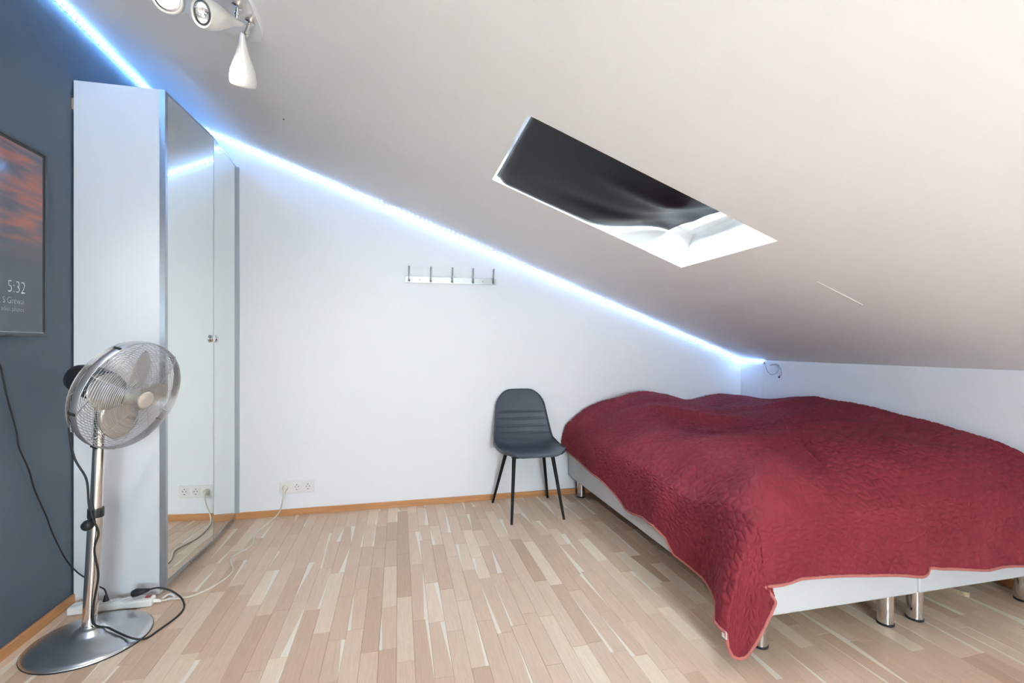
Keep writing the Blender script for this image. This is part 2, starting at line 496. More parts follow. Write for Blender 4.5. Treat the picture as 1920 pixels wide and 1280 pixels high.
def strip_score(s):
    cx, cy = (s[0] + s[1]) / 2, (s[2] + s[3]) / 2
    p = [cam_px((a, b, 0)) for a in s[:2] for b in s[2:]] + [cam_px((cx, cy, 0))]
    if any(q is None for q in p): return 0
    if not any(-5 < q[0] < 1925 and 640 < q[1] < 1285 for q in p): return 0
    if cx < -1.07 and cy > 2.53: return 0                       # under the wardrobe
    if cx > 1.42 and cy > 1.75: return 0                        # hidden under the bed
    d = p[4][2]; return (s[1] - s[0]) * (s[3] - s[2]) / d ** 3

def strip_geo(s, rg):
    g, c = 0.00025, 0.0009
    x0, x1, y0, y1 = s[0] + g, s[1] - g, s[2] + g, s[3] - g
    vs = [(x0, y0, -0.014), (x1, y0, -0.014), (x1, y1, -0.014), (x0, y1, -0.014),
          (x0, y0, -c), (x1, y0, -c), (x1, y1, -c), (x0, y1, -c),
          (x0 + c, y0 + c, 0), (x1 - c, y0 + c, 0), (x1 - c, y1 - c, 0), (x0 + c, y1 - c, 0)]
    fs = [(8, 9, 10, 11)]
    for i in range(4):
        j = (i + 1) % 4
        fs.append((4 + i, 4 + j, 8 + j, 8 + i)); fs.append((i, j, 4 + j, 4 + i))
    tone = min(1, max(0, rg.gauss(0.52, 0.24)))
    wedge = rg.uniform(0.16, 0.44) if rg.random() < 0.36 else -0.5
    seed = rg.random(); fu, fv = rg.random() < 0.5, rg.random() < 0.5
    un = [((v[0] - x0) / (x1 - x0), (v[1] - y0) / (y1 - y0)) for v in vs]
    un = [((1 - a) if fu else a, (1 - b) if fv else b) for a, b in un]
    um = [(v[0] - x0, v[1] - y0) for v in vs]
    return vs, fs, un, um, (tone, wedge, seed, 1)

def strip_mesh(name, geos):
    V, F, UN, UM, CC = [], [], [], [], []
    for vs, fs, un, um, c in geos:
        o = len(V); V += vs; F += [tuple(i + o for i in f) for f in fs]; UN += un; UM += um; CC += [c] * len(vs)
    me = bpy.data.meshes.new(name); me.from_pydata(V, [], F); me.update()
    li = np.empty(len(me.loops), dtype=np.int32); me.loops.foreach_get('vertex_index', li)
    for nm, arr in (('norm', UN), ('metric', UM)):
        l = me.uv_layers.new(name=nm); l.data.foreach_set('uv', np.array(arr, dtype=np.float32)[li].ravel())
    a = me.attributes.new('strip', 'FLOAT_COLOR', 'POINT')
    a.data.foreach_set('color', np.array(CC, dtype=np.float32).ravel())
    return me
order = sorted(range(len(strips)), key=lambda i: -strip_score(strips[i]))
near = [i for i in order[:300] if strip_score(strips[i]) > 0]; nset = set(near)
rg = random.Random(5)
geo = [strip_geo(s, rg) for s in strips]
for i in near: link('floor_strip', strip_mesh('floor_strip', [geo[i]]), M_OAK, floor)
far = link('floor_strips_far', strip_mesh('floor_strips_far', [geo[i] for i in range(len(strips)) if i not in nset]), M_OAK, floor)
far['kind'] = 'stuff'

# ------------------------------------------------------------------ skylight (window_1) and its blind
def cl(x, y, off): return Vector((x, y, ceil_z(x))) + nv * off           # point in the skylight shaft
SH = 0.19
def slab(name, m, x0, x1, y0, y1, o0, o1, parent, bevel=0.0):
    mb = MB(); mb.add([cl(x, y, o) for o in (o0, o1) for y in (y0, y1) for x in (x0, x1)],
           [(0, 2, 3, 1), (4, 5, 7, 6), (0, 1, 5, 4), (2, 6, 7, 3), (0, 4, 6, 2), (1, 3, 7, 5)])
    return mb.build(name, m, parent, bevel=bevel)
def skylight(name, y0, y1):
    t = 0.006
    win = struct(empty(name, cl((HX0 + HX1) / 2, (y0 + y1) / 2, SH)))
    slab('reveal', M_REVEAL, HX0, HX1, y1 - t, y1, 0.0, SH, win)
    slab('reveal', M_REVEAL, HX0, HX1, y0, y0 + t, 0.0, SH, win)
    slab('reveal', M_REVEAL, HX0, HX0 + t, y0 + t, y1 - t, 0.0, SH, win)
    slab('reveal', M_REVEAL, HX1 - t, HX1, y0 + t, y1 - t, 0.0, SH, win)
    fr = MB()
    for (a, b, c, d) in ((HX0, HX1, y0, y0 + 0.04), (HX0, HX1, y1 - 0.04, y1), (HX0, HX0 + 0.045, y0 + 0.04, y1 - 0.04), (HX1 - 0.045, HX1, y0 + 0.04, y1 - 0.04)):
        fr.add([cl(x, y, o) for o in (SH, SH + 0.05) for y in (c, d) for x in (a, b)],
               [(0, 2, 3, 1), (4, 5, 7, 6), (0, 1, 5, 4), (2, 6, 7, 3), (0, 4, 6, 2), (1, 3, 7, 5)])
    fr.build('window_frame', M_REVEAL, win)
    slab('pane', M_GLASS, HX0 + 0.04, HX1 - 0.04, y0 + 0.035, y1 - 0.035, SH + 0.02, SH + 0.026, win)
    portal('sky_portal', cl((HX0 + HX1) / 2, (y0 + y1) / 2, SH + 0.012), (0, SLOPE, 0), (HX1 - HX0) / NZ - 0.08, y1 - y0 - 0.07)
for k, (a, b) in enumerate(HOLES): skylight('window_%d' % (k + 1), a, b)  # only the first is in view; the others are added as light openings

# rear window, out of view, added to let daylight in from behind
w2 = struct(empty('window_4', ((OX0 + OX1) / 2, YR - 0.06, OZ0)))
wf = MB()
wf.box(OX0, OX1, YR - 0.09, YR - 0.03, OZ0, OZ0 + 0.05)
wf.box(OX0, OX1, YR - 0.09, YR - 0.03, OZ1 - 0.05, OZ1)
for xm in (OX0, (OX0 + OX1) / 2 - 0.03, OX1 - 0.06): wf.box(xm, xm + 0.06, YR - 0.09, YR - 0.03, OZ0 + 0.05, OZ1 - 0.05)
wf.build('window_frame', M_REVEAL, w2)
MB().box(OX0 + 0.01, OX1 - 0.01, YR - 0.063, YR - 0.059, OZ0 + 0.01, OZ1 - 0.01).build('pane', M_GLASS, w2)

# blackout blind, flush at the top, sagging away towards the pane lower down
nu, nw = 48, 28
bv = []; bf = []
def sst(a, b, x):
    t = min(1, max(0, (x - a) / (b - a))); return t * t * (3 - 2 * t)
for j in range(nw + 1):
    q = j / nw
    y = HY0 + 0.010 + (HY1 - HY0 - 0.024) * q
    for i in range(nu + 1):
        p = i / nu
        xe = 1.335 - 0.02 * q                                  # lower edge of the cloth
        x = HX0 + 0.018 + (xe - HX0 - 0.018) * p
        far_off = 0.004 + 0.022 * (1 - sst(0.0, 0.06, p)) + 0.15 * sst(0.50, 1.02, p) ** 1.15
        near_off = 0.016 + 0.12 * sst(0.66, 1.02, p)
        off = near_off + (far_off - near_off) * sst(0.1, 0.95, q)
        off += 0.012 * math.sin(p * 2.4 - 0.3) * math.exp(-((q - 0.55 - 0.25 * (1 - p)) / 0.10) ** 2)
        off -= 0.014 * sst(0.3, 0.7, p) * math.exp(-((q - 0.35 + 0.15 * p) / 0.07) ** 2)
        off += 0.0035 * math.sin(13 * q + 3 * p) * sst(0.2, 0.8, p)
        bv.append(cl(x, y, max(0.003, min(off, SH - 0.012))))
for j in range(nw):
    for i in range(nu):
        a = j * (nu + 1) + i; bf.append((a, a + 1, a + nu + 2, a + nu + 1))
blind = MB().add(bv, bf).build('skylight_blind', M_BLIND, smooth=True)
sm = blind.modifiers.new('thickness', 'SOLIDIFY'); sm.thickness = 0.0015
tag(blind, 'dark navy blackout blind sagging inside the skylight opening', 'blind')

# ------------------------------------------------------------------ LED light strip
led_root = empty('led_light_strip', (XL + 0.01, YB - 0.01, ceil_z(XL) - 0.02),
                 'bluish white LED light strip running down the slope along the top of the white wall', 'light strip')
led_left = empty('led_light_strip', (XL + 0.01, 2.0, ceil_z(XL) - 0.02),
                 'blue white LED light strip along the top of the dark slate wall above the television', 'light strip')
D_OFF = 0.013                                                   # strip centre below the ceiling
beam = bpy.data.lights.new('led_beam', 'SPOT')
beam.energy = 0.9; beam.color = (0.42, 0.62, 1.0); beam.spot_size = math.radians(17); beam.spot_blend = 1.0; beam.shadow_soft_size = 0.0015
def strip_run(p0, p1, wall_n, down, led_root):
    p0, p1, wall_n, down = Vector(p0), Vector(p1), Vector(wall_n), Vector(down)
    p0 = p0 + wall_n * 0.0008; p1 = p1 + wall_n * 0.0008
    along = (p1 - p0).normalized()
    tp = MB()
    tp.add([p0 + down * a + wall_n * b for a in (-0.005, 0.005) for b in (0.0, 0.0015)] +
           [p1 + down * a + wall_n * b for a in (-0.005, 0.005) for b in (0.0, 0.0015)],
           [(0, 1, 3, 2), (4, 6, 7, 5), (0, 4, 5, 1), (2, 3, 7, 6), (0, 2, 6, 4), (1, 5, 7, 3)])
    tp.build('tape', M_TAPE, led_root)
    n = int((p1 - p0).length / 0.0333)
    base = None
    for k in range(n):
        c = p0 + along * (0.0167 + k * 0.0333) + wall_n * 0.0015
        if base is None:
            mb = MB(); vs = []
            for h_, s_ in ((0.0, 0.0042), (0.003, 0.0036)):
                for sa, sd in ((-1, -1), (1, -1), (1, 1), (-1, 1)):
                    vs.append(along * sa * s_ + down * sd * s_ + wall_n * h_)
            mb.add(vs, [(3, 2, 1, 0), (4, 5, 6, 7), (0, 1, 5, 4), (1, 2, 6, 5), (2, 3, 7, 6), (3, 0, 4, 7)])
            o = mb.build('led', M_LEDB if led_root is led_left else M_LED); base = o
        else:
            o = base.copy(); COL.objects.link(o)
        o.location = c
        o.parent = led_root; o.matrix_parent_inverse = led_root.matrix_world.inverted()
        if c.y > 2.2:                                            # each chip's narrow beam, grazing the ceiling
            bo = bpy.data.objects.new('led_beam', beam); COL.objects.link(bo)
            bo.location = c + wall_n * 0.004
            bo.rotation_euler = Vector((0, 0, -1)).rotation_difference((wall_n - down * 0.20).normalized()).to_euler()
            bo.parent = led_root; bo.matrix_parent_inverse = led_root.matrix_world.inverted()
dz = D_OFF / NZ
# down the slope on the back wall; 'down' is in the wall plane, square to the strip
strip_run((XL + 0.012, YB, ceil_z(XL + 0.012) - dz), (XR - 0.006, YB, ceil_z(XR - 0.006) - dz), (0, -1, 0), (-NX, 0, -NZ), led_root)
strip_run((XL, 0.6, ceil_z(XL) - D_OFF), (XL, YB - 0.02, ceil_z(XL) - D_OFF), (1, 0, 0), (0, 0, -1), led_left)
strip_run((XR, YB - 0.012, ceil_z(XR) - D_OFF), (XR, 3.235, ceil_z(XR) - D_OFF), (-1, 0, 0), (0, 0, -1), led_root)
# loose lead curled at the end of the strip
lead = [(2.855, 3.232, 1.020), (2.848, 3.215, 0.985), (2.845, 3.185, 0.945), (2.842, 3.14, 0.930), (2.842, 3.095, 0.948), (2.842, 3.075, 0.978),
        (2.843, 3.09, 1.004), (2.844, 3.125, 1.010), (2.842, 3.165, 1.003), (2.841, 3.12, 1.015), (2.84, 3.075, 1.005), (2.84, 3.052, 0.97), (2.84, 3.046, 0.94), (2.84, 3.066, 0.922)]
MB().tube(spline(lead, 5), 0.0028, 6).build('lead_wire', M_PROF, led_root, smooth=True)
MB().tube([(2.84, 3.066, 0.924), (2.84, 3.074, 0.910)], 0.005, 8).build('lead_plug', M_BLACK, led_root)
MB().tube([(2.850, 3.236, 1.028), (2.850, 3.236, 1.012)], 0.0045, 8).build('strip_clip', M_BLACK, led_root)

# ------------------------------------------------------------------ mirrored wardrobe
WY0, WY1, WH = 2.534, 3.506, 2.352
XF = -1.085                                                      # carcass front
ward = empty('mirrored_wardrobe', (-1.25, 3.0, 0), 'tall white wardrobe with folding mirrored doors in the left corner', 'wardrobe')
XB = XL + 0.006
MB().box(XB, XF, WY0, WY0 + 0.018, 0.0, WH).build('side_panel', M_LAM, ward, bevel=0.001)
MB().box(XB, XF, WY1 - 0.018, WY1, 0.0, WH).build('side_panel', M_LAM, ward, bevel=0.001)
MB().box(XB, XF, WY0 + 0.018, WY1 - 0.018, WH - 0.018, WH).build('top_panel', M_LAM, ward)
MB().box(XB, XF, WY0 + 0.018, WY1 - 0.018, 0.06, 0.078).build('bottom_panel', M_LAM, ward)
MB().box(XB, XB + 0.006, WY0 + 0.018, WY1 - 0.018, 0.078, WH - 0.018).build('back_panel', M_LAM, ward)
MB().box(XF - 0.02, XF, WY0 + 0.018, WY1 - 0.018, 0.0, 0.06).build('plinth', M_LAM, ward)
MB().box(XF + 0.001, XF + 0.022, WY0 + 0.004, WY1 - 0.004, 0.020, 0.046).build('door_rail', M_ALU, ward, bevel=0.002)
for yy in (2.80, 3.31):
    MB().tube([(XF + 0.022, yy, 0.033), (XF + 0.026, yy, 0.033)], 0.0045, 8).build('rail_screw', M_NAIL, ward)
# wooden spacer block behind the top of the side panel
MB().box(XL + 0.0005, XB - 0.0005, WY0 - 0.004, WY0 + 0.012, 2.22, 2.27).build('spacer_block', M_WOODP, ward)
# two leaves of one bi-fold door, the joint pushed slightly into the room
SEAM = Vector((-1.029, 3.03))
def door(p0, p1, z0, z1, knob_end):
    p0, p1 = Vector(p0), Vector(p1)
    a = (p1 - p0).normalized(); nrm = Vector((a.y, -a.x))       # faces the room (+x)
    def pr(u, w, z): q = p0 + a * u + nrm * w; return (q.x, q.y, z)
    L_ = (p1 - p0).length
    def bx(u0, u1, w0, w1, za, zb):
        return ([pr(u, w, z) for z in (za, zb) for w in (w0, w1) for u in (u0, u1)],
                [(0, 2, 3, 1), (4, 5, 7, 6), (0, 1, 5, 4), (2, 6, 7, 3), (0, 4, 6, 2), (1, 3, 7, 5)])
    d = MB().add(*bx(0.0015, L_ - 0.0015, -0.018, -0.003, z0, z1)).build('door', M_LAM, ward)
    MB().add(*bx(0.004, L_ - 0.004, -0.003, 0.0, z0 + 0.003, z1 - 0.003)).build('mirror', M_MIRROR, d)
    fm = MB()
    fm.add(*bx(0.0015, 0.0075 if knob_end else 0.020, -0.018, 0.0012, z0, z1) if not knob_end else bx(0.0, 0.001, -0.018, 0.0, z0, z1))
    fm.add(*bx(0.004, L_ - 0.004, -0.003, 0.0012, z1 - 0.010, z1))
    fm.add(*bx(0.004, L_ - 0.004, -0.003, 0.0012, z0, z0 + 0.008))
    fm.build('door_frame', M_ALU, d)
    return d, pr, L_
d1, pr1, L1 = door((XF + 0.022, WY0 + 0.001), (SEAM.x, SEAM.y), 0.048, WH - 0.004, False)
d2, pr2, L2 = door((SEAM.x, SEAM.y), (XF + 0.034, WY1 - 0.004), 0.048, WH - 0.004, True)
# far and near edge profiles of the door pair
MB().box(XF, XF + 0.023, WY0 - 0.003, WY0 + 0.0008, 0.02, WH).build('edge_profile', M_ALU, ward)
MB().box(XF, XF + 0.048, WY1 - 0.002, WY1 + 0.007, 0.02, WH - 0.003).build('edge_profile', M_PROF, ward)
# finger pulls clipped to the meeting edges
for dd, pr, u in ((d1, pr1, L1 - 0.026), (d2, pr2, 0.025)):
    mb = MB()
    c0, c1 = Vector(pr(u, 0.0006, 1.197)), Vector(pr(u, 0.012, 1.197))
    ax = (c1 - c0).normalized()
    mb.lathe([(0.018, 0), (0.022, 0.004), (0.0225, 0.009), (0.017, 0.014)], 20, c0, ax)
    mb.build('finger_pull', M_CHROME, dd, smooth=True, auto=40)

# ------------------------------------------------------------------ wall outlet
outl = empty('wall_outlet', (-0.68, YB, 0.19), 'white triple wall outlet above the baseboard with one plug in', 'outlet')
MB().box(-0.791, -0.570, YB - 0.010, YB, 0.150, 0.231).build('cover_plate', M_WPLAST, outl, bevel=0.004)
for k, xo in enumerate((-0.7515, -0.6805, -0.6095)):
    ins = MB().box(xo - 0.0275, xo + 0.0275, YB - 0.0125, YB - 0.0095, 0.163, 0.218).build('socket', M_WPLAST, outl, bevel=0.001)
    MB().lathe([(0.0215, 0.0), (0.0215, 0.002), (0.0195, 0.002), (0.0190, 0.0004)], 28, (xo, YB - 0.0125, 0.1905), (0, -1, 0), True, True).build('socket_ring', M_WPLAST, ins, smooth=True, auto=30)
    if k:
        for hx, hz in ((-0.0095, 0), (0.0095, 0)):
            MB().tube([(xo + hx, YB - 0.0125, 0.1925 + hz), (xo + hx, YB - 0.0137, 0.1925 + hz)], 0.0034, 10).build('pin_hole', M_SLOT, ins)
        for hz in (0.0165, -0.0165):
            MB().box(xo - 0.004, xo + 0.004, YB - 0.0140, YB - 0.012, 0.1905 + hz - 0.0025, 0.1905 + hz + 0.0025).build('earth_clip', M_SLOT, ins)

# ------------------------------------------------------------------ power strip and its white cord
ps = empty('power_strip', (-1.21, 2.44, 0), 'white multi socket power strip on the floor against the wardrobe side', 'power strip')
MB().box(-1.385, -1.065, 2.412, 2.462, 0.0, 0.036).build('body', M_WPLAST, ps, bevel=0.010, seg=3)
for k in range(6):
    cxk = -1.353 + k * 0.046
    MB().lathe([(0.0200, 0.0), (0.0200, 0.0022), (0.0180, 0.0022), (0.0172, 0.0005)], 22, (cxk, 2.437, 0.036), (0, 0, 1)).build('socket', M_WPLAST, ps, smooth=True, auto=30)
MB().box(-1.098, -1.078, 2.428, 2.446, 0.036, 0.043).build('switch', M_RED, ps, bevel=0.002)
cord = [(-1.067, 2.437, 0.018), (-1.045, 2.440, 0.012), (-1.017, 2.462, 0.0045), (-0.93, 2.469, 0.004), (-0.857, 2.562, 0.004), (-0.828, 2.694, 0.004),
        (-0.886, 2.864, 0.004), (-0.828, 3.02, 0.004), (-0.858, 3.195, 0.004), (-0.822, 3.40, 0.004), (-0.785, 3.478, 0.035), (-0.765, 3.472, 0.10), (-0.757, 3.466, 0.150), (-0.753, 3.468, 0.176)]
MB().tube(spline(cord, 8), 0.0040, 8).build('cord', M_WCABLE, ps, smooth=True)
MB().tube([(-1.068, 2.437, 0.018), (-1.040, 2.441, 0.011)], [0.009, 0.006], 10).build('strain_relief', M_WPLAST, ps, smooth=True, auto=40)
pl = MB().lathe([(0.0185, 0.0), (0.0185, 0.012), (0.016, 0.022), (0.010, 0.030)], 20, (-0.7515, YB - 0.0132, 0.1905), (0, -1, 0))
pl.tube([(-0.7515, YB - 0.038, 0.190), (-0.753, YB - 0.044, 0.166)], [0.009, 0.006], 10)
pl.build('plug', M_WCABLE, ps, smooth=True, auto=40)
# a second plug sits in the strip's far end, the loose white lead lies beside it
MB().tube(spline([(-1.05, 2.47, 0.006), (-1.03, 2.495, 0.012), (-1.00, 2.475, 0.005), (-1.02, 2.452, 0.010)], 5), 0.0045, 7).build('cord_loop', M_WPLAST, ps, smooth=True)

# ------------------------------------------------------------------ floor-standing fan
fan = empty('pedestal_fan', (-1.181, 2.201, 0), 'chrome pedestal fan with round wire cage in front of the wardrobe', 'fan')
FB = Vector((-1.181, 2.201, 0))
prof = [(0.199, 0.0), (0.199, 0.005), (0.192, 0.012), (0.178, 0.018), (0.172, 0.0185), (0.165, 0.022), (0.110, 0.027), (0.066, 0.031), (0.056, 0.038), (0.046, 0.050), (0.036, 0.056), (0.027, 0.058)]
MB().lathe(prof, 72, FB).build('base', M_BASEST, fan, smooth=True, auto=50)
MB().lathe([(0.2005, 0.0), (0.2005, 0.004), (0.197, 0.0045)], 72, FB).build('base_rim', M_BLACK, fan, smooth=True, auto=40)
P0 = Vector((-1.184, 2.2, 0.052)); P1 = Vector((-1.1625, 2.2, 0.500)); P2 = Vector((-1.136, 2.19, 0.985))
MB().lathe([(0.033, 0), (0.030, 0.006), (0.026, 0.012)], 28, P0, P1 - P0).build('pole_collar', M_CHROME, fan, smooth=True, auto=50)
MB().tube([P0 + (P1 - P0) * 0.02, P1], 0.0235, 28).build('pole', M_CHROME, fan, smooth=True, auto=50)
MB().tube([P1 - (P1 - P0) * 0.02, P2], 0.0195, 28).build('upper_pole', M_CHROME, fan, smooth=True, auto=50)
MB().tube([P1 + Vector((0, 0, -0.016)), P1 + Vector((0.0008, 0, 0.018))], 0.0262, 28).build('clamp_ring', M_BLACK, fan, smooth=True, auto=50)
kd = Vector((-0.15, -1, -0.1)).normalized(); kc = P1 + Vector((0.0, -0.018, -0.032))
MB().lathe([(0.008, 0), (0.008, 0.012), (0.019, 0.016), (0.021, 0.026), (0.017, 0.038), (0.008, 0.042)], 18, kc, kd).build('clamp_knob', M_BLACK, fan, smooth=True, auto=50)
HD = Vector((0.905, -0.319, -0.279)).normalized()
HC = Vector((-1.0094, 2.13, 0.9661)); HR = 0.211
qh = Vector((0, 0, 1)).rotation_difference(HD)
def hp(r, ang, d): return HC + qh @ Vector((r * math.cos(ang), r * math.sin(ang), d))
def front_d(r): return 0.060 * math.sqrt(max(0, 1 - (r / (HR * 1.02)) ** 2)) + 0.004        # bulge of the front cage
def back_d(r): return -0.012 - 0.095 * math.sqrt(max(0, 1 - (r / (HR * 1.02)) ** 2))
# outer band
band = MB(); n = 96
band.lathe([(HR, -0.016), (HR + 0.0015, -0.014), (HR + 0.0015, 0.010), (HR, 0.012), (HR - 0.002, 0.010), (HR - 0.002, -0.014), (HR, -0.016)], n, HC, HD, False, False)
band.build('cage_band', M_WIRE, fan, smooth=True, auto=40)
def ring_wires(dfun, r0, r1, step, rad):
    mb = MB(); r = r0
    while r <= r1 + 1e-6:
        k = 30 if r < 0.08 else 56
        mb.tube([hp(r, 2 * math.pi * i / k, dfun(r)) for i in range(k)], rad, 4, closed=True); r += step
    return mb
fg = ring_wires(front_d, 0.036, HR - 0.004, 0.0068, 0.00105)
fg.build('front_cage', M_WIRE, fan, smooth=True)
for k in range(10):
    an = 2 * math.pi * k / 10 + 0.15
    MB().tube([hp(r, an, front_d(r) - 0.002) for r in np.linspace(0.030, HR, 9)], 0.0015, 5).build('spoke', M_WIRE, fan, smooth=True)
bg = ring_wires(back_d, 0.06, HR - 0.004, 0.0085, 0.00105)
bg.build('rear_cage', M_WIRE, fan, smooth=True)
for k in range(10):
    an = 2 * math.pi * k / 10
    MB().tube([hp(r, an, back_d(r) - 0.002) for r in np.linspace(0.050, HR, 9)], 0.0015, 5).build('spoke', M_WIRE, fan, smooth=True)
MB().lathe([(0.032, -0.006), (0.033, 0.0), (0.0325, 0.004), (0.030, 0.0055), (0.0, 0.006)], 36, HC + HD * front_d(0.03), HD).build('hub_badge', M_BADGE, fan, smooth=True, auto=40)
# rotor
rot = MB().lathe([(0.030, -0.02), (0.034, 0.0), (0.030, 0.025), (0.014, 0.034), (0.0, 0.036)], 32, HC - HD * 0.010, HD).build('rotor_hub', M_BLADE, fan, smooth=True, auto=40)
for k in range(4):
    a0 = math.radians(52) + k * math.pi / 2
    vs = []; fs = []; nr, na = 14, 8
    for i in range(nr + 1):
        t_ = i / nr; r = 0.028 + 0.150 * t_
        half = 0.018 + 0.046 * math.sin(math.pi * min(1, t_ * 0.92 + 0.10)) ** 0.8
        if t_ > 0.80: half *= math.sqrt(max(0.0, 1 - ((t_ - 0.80) / 0.2) ** 2)) * 0.98 + 0.02
        for j in range(na + 1):
            w = (j / na - 0.5) * 2
            s_ = half * w
            vs.append(hp(math.hypot(r, s_), a0 + 0.22 * t_ + math.atan2(s_, r), -0.006 + s_ * 0.36 + 0.004 * (1 - w * w)))
    for i in range(nr):
        for j in range(na):
            a = i * (na + 1) + j; fs.append((a, a + 1, a + na + 2, a + na + 1))
    b = MB().add(vs, fs).build('blade', M_BLADE, rot, smooth=True)
    s2 = b.modifiers.new('thickness', 'SOLIDIFY'); s2.thickness = 0.0018
# motor housing behind the cage
MB().lathe([(0.0, -0.262), (0.030, -0.258), (0.050, -0.244), (0.060, -0.215), (0.064, -0.160), (0.060, -0.115), (0.040, -0.100)], 32, HC, HD).build('motor_housing', M_BLACK, fan, smooth=True, auto=50)
MB().tube([HC - HD * 0.150 + Vector((0, 0, 0.058)), HC - HD * 0.150 + Vector((0, 0, 0.078)), HC - HD * 0.150 + Vector((0, 0, 0.082))], [0.006, 0.009, 0.007], 14).build('oscillation_knob', M_BLACK, fan, smooth=True)
MB().tube([P2 - Vector((0, 0, 0.06)), P2 + Vector((0, 0, 0.01))], [0.026, 0.030], 20).build('neck_joint', M_BLACK, fan, smooth=True, auto=40)
# carry hoop on top and cage clips
MB().tube(spline([hp(HR, 1.9, -0.02), hp(HR + 0.018, 1.75, -0.05), hp(HR + 0.018, 1.45, -0.05), hp(HR, 1.3, -0.02)], 6), 0.0015, 5).build('carry_hoop', M_WIRE, fan, smooth=True)
for an in (0.6, 2.0, 3.3, 4.6, 5.5):
    c = hp(HR + 0.002, an, -0.004)
    MB().tube([c - HD * 0.014, c + HD * 0.012], 0.005, 8).build('cage_clip', M_BLACK, fan)
# fan cord: from the motor down the pole, over the base, to the strip
fc = [(-1.215, 2.215, 0.990), (-1.226, 2.17, 0.960), (-1.228, 2.16, 0.853), (-1.212, 2.16, 0.731), (-1.175, 2.165, 0.642), (-1.168, 2.168, 0.543), (-1.150, 2.158, 0.490),
      (-1.135, 2.165, 0.430), (-1.150, 2.168, 0.365), (-1.137, 2.168, 0.264), (-1.150, 2.165, 0.160), (-1.155, 2.175, 0.075), (-1.120, 2.195, 0.044), (-1.068, 2.165, 0.034), (-1.005, 2.128, 0.026),
      (-0.972, 2.150, 0.006), (-0.948, 2.202, 0.0045), (-0.915, 2.330, 0.0045), (-0.945, 2.420, 0.012), (-1.00, 2.450, 0.045), (-1.05, 2.446, 0.068), (-1.085, 2.440, 0.068), (-1.105, 2.438, 0.064)]
MB().tube(spline(fc, 8), 0.0038, 8).build('cord', M_RUBBER, fan, smooth=True)
MB().tube([(-1.085, 2.440, 0.068), (-1.110, 2.437, 0.064), (-1.132, 2.437, 0.062), (-1.148, 2.437, 0.057)], [0.006, 0.012, 0.017, 0.015], 14).build('plug', M_BLACK, fan, smooth=True)

# ------------------------------------------------------------------ television and its cable
XT = -1.37; TY0, TY1, TZ0, TZ1 = 1.00, 2.276, 1.193, 1.921
tv = empty('television', (XL, (TY0 + TY1) / 2, TZ0), 'wall mounted flat television showing a sunset sky and the time 5:32', 'television')
MB().box(XT - 0.028, XT - 0.002, TY0, TY1, TZ0, TZ1).build('casing', M_TVB, tv, bevel=0.003)
MB().box(XL, XT - 0.028, 1.42, 1.86, 1.42, 1.72).build('wall_bracket', M_BLACK, tv)
bz = MB()
bz.box(XT - 0.003, XT + 0.003, TY0, TY1, TZ1 - 0.009, TZ1)
bz.box(XT - 0.003, XT + 0.003, TY0, TY1, TZ0, TZ0 + 0.016)
bz.box(XT - 0.003, XT + 0.003, TY0, TY0 + 0.009, TZ0 + 0.016, TZ1 - 0.009)
bz.box(XT - 0.003, XT + 0.003, TY1 - 0.009, TY1, TZ0 + 0.016, TZ1 - 0.009)
bz.build('bezel', M_TVB, tv, bevel=0.001)
bd = MB()
bd.box(XT - 0.002, XT - 0.0002, TY1 - 0.021, TY1 - 0.009, TZ0 + 0.016, TZ1 - 0.009)
bd.box(XT - 0.002, XT - 0.0002, TY0 + 0.009, TY0 + 0.021, TZ0 + 0.016, TZ1 - 0.009)
bd.box(XT - 0.002, XT - 0.0002, TY0 + 0.021, TY1 - 0.021, TZ1 - 0.021, TZ1 - 0.009)
bd.build('screen_border', M_BLACK, tv)
scr = MB().box(-0.0015, 0.0, 0, TY1 - TY0 - 0.042, 0, TZ1 - TZ0 - 0.037)
so = scr.build('screen', M_SCREEN)
so.location = (XT - 0.0004, TY0 + 0.021, TZ0 + 0.016); bpy.context.view_layer.update()
so.parent = tv; so.matrix_parent_inverse = tv.matrix_world.inverted()
MB().box(XT + 0.003, XT + 0.0034, TY0 + 0.02, TY1 - 0.02, TZ0 + 0.0135, TZ0 + 0.0155).build('chin_strip', M_ALU, tv)
MB().box(XT + 0.0028, XT + 0.004, 2.070, 2.100, TZ0 + 0.001, TZ0 + 0.005).build('sensor', M_BLACK, tv)
def lettering(txt, size, right_y, base_z, m, name):
    cu = bpy.data.curves.new(name, 'FONT'); cu.body = txt; cu.size = size; cu.align_x = 'RIGHT'; cu.resolution_u = 3; cu.offset = -0.0019 if size > 0.05 else -0.0007
    o = bpy.data.objects.new('tmp_text', cu); COL.objects.link(o); bpy.context.view_layer.update()
    me = bpy.data.meshes.new_from_object(o.evaluated_get(bpy.context.evaluated_depsgraph_get()))
    bpy.data.objects.remove(o, do_unlink=True)
    me.name = name
    # text plane: x to +y, y to +z, facing +x
    me.transform(Matrix(((0, 0, 1, XT + 0.0002), (0.80, 0, 0, right_y), (0, 1, 0, base_z), (0, 0, 0, 1))))
    me.materials.clear()
    return link(name, me, m, tv)
lettering('5:32', 0.064, 2.168, 1.352, M_TEXT, 'clock_digits')
lettering('et S Grewal', 0.034, 2.160, 1.311, M_TEXT2, 'caption')
lettering('arket photos', 0.026, 2.160, 1.283, M_TEXT2, 'caption')
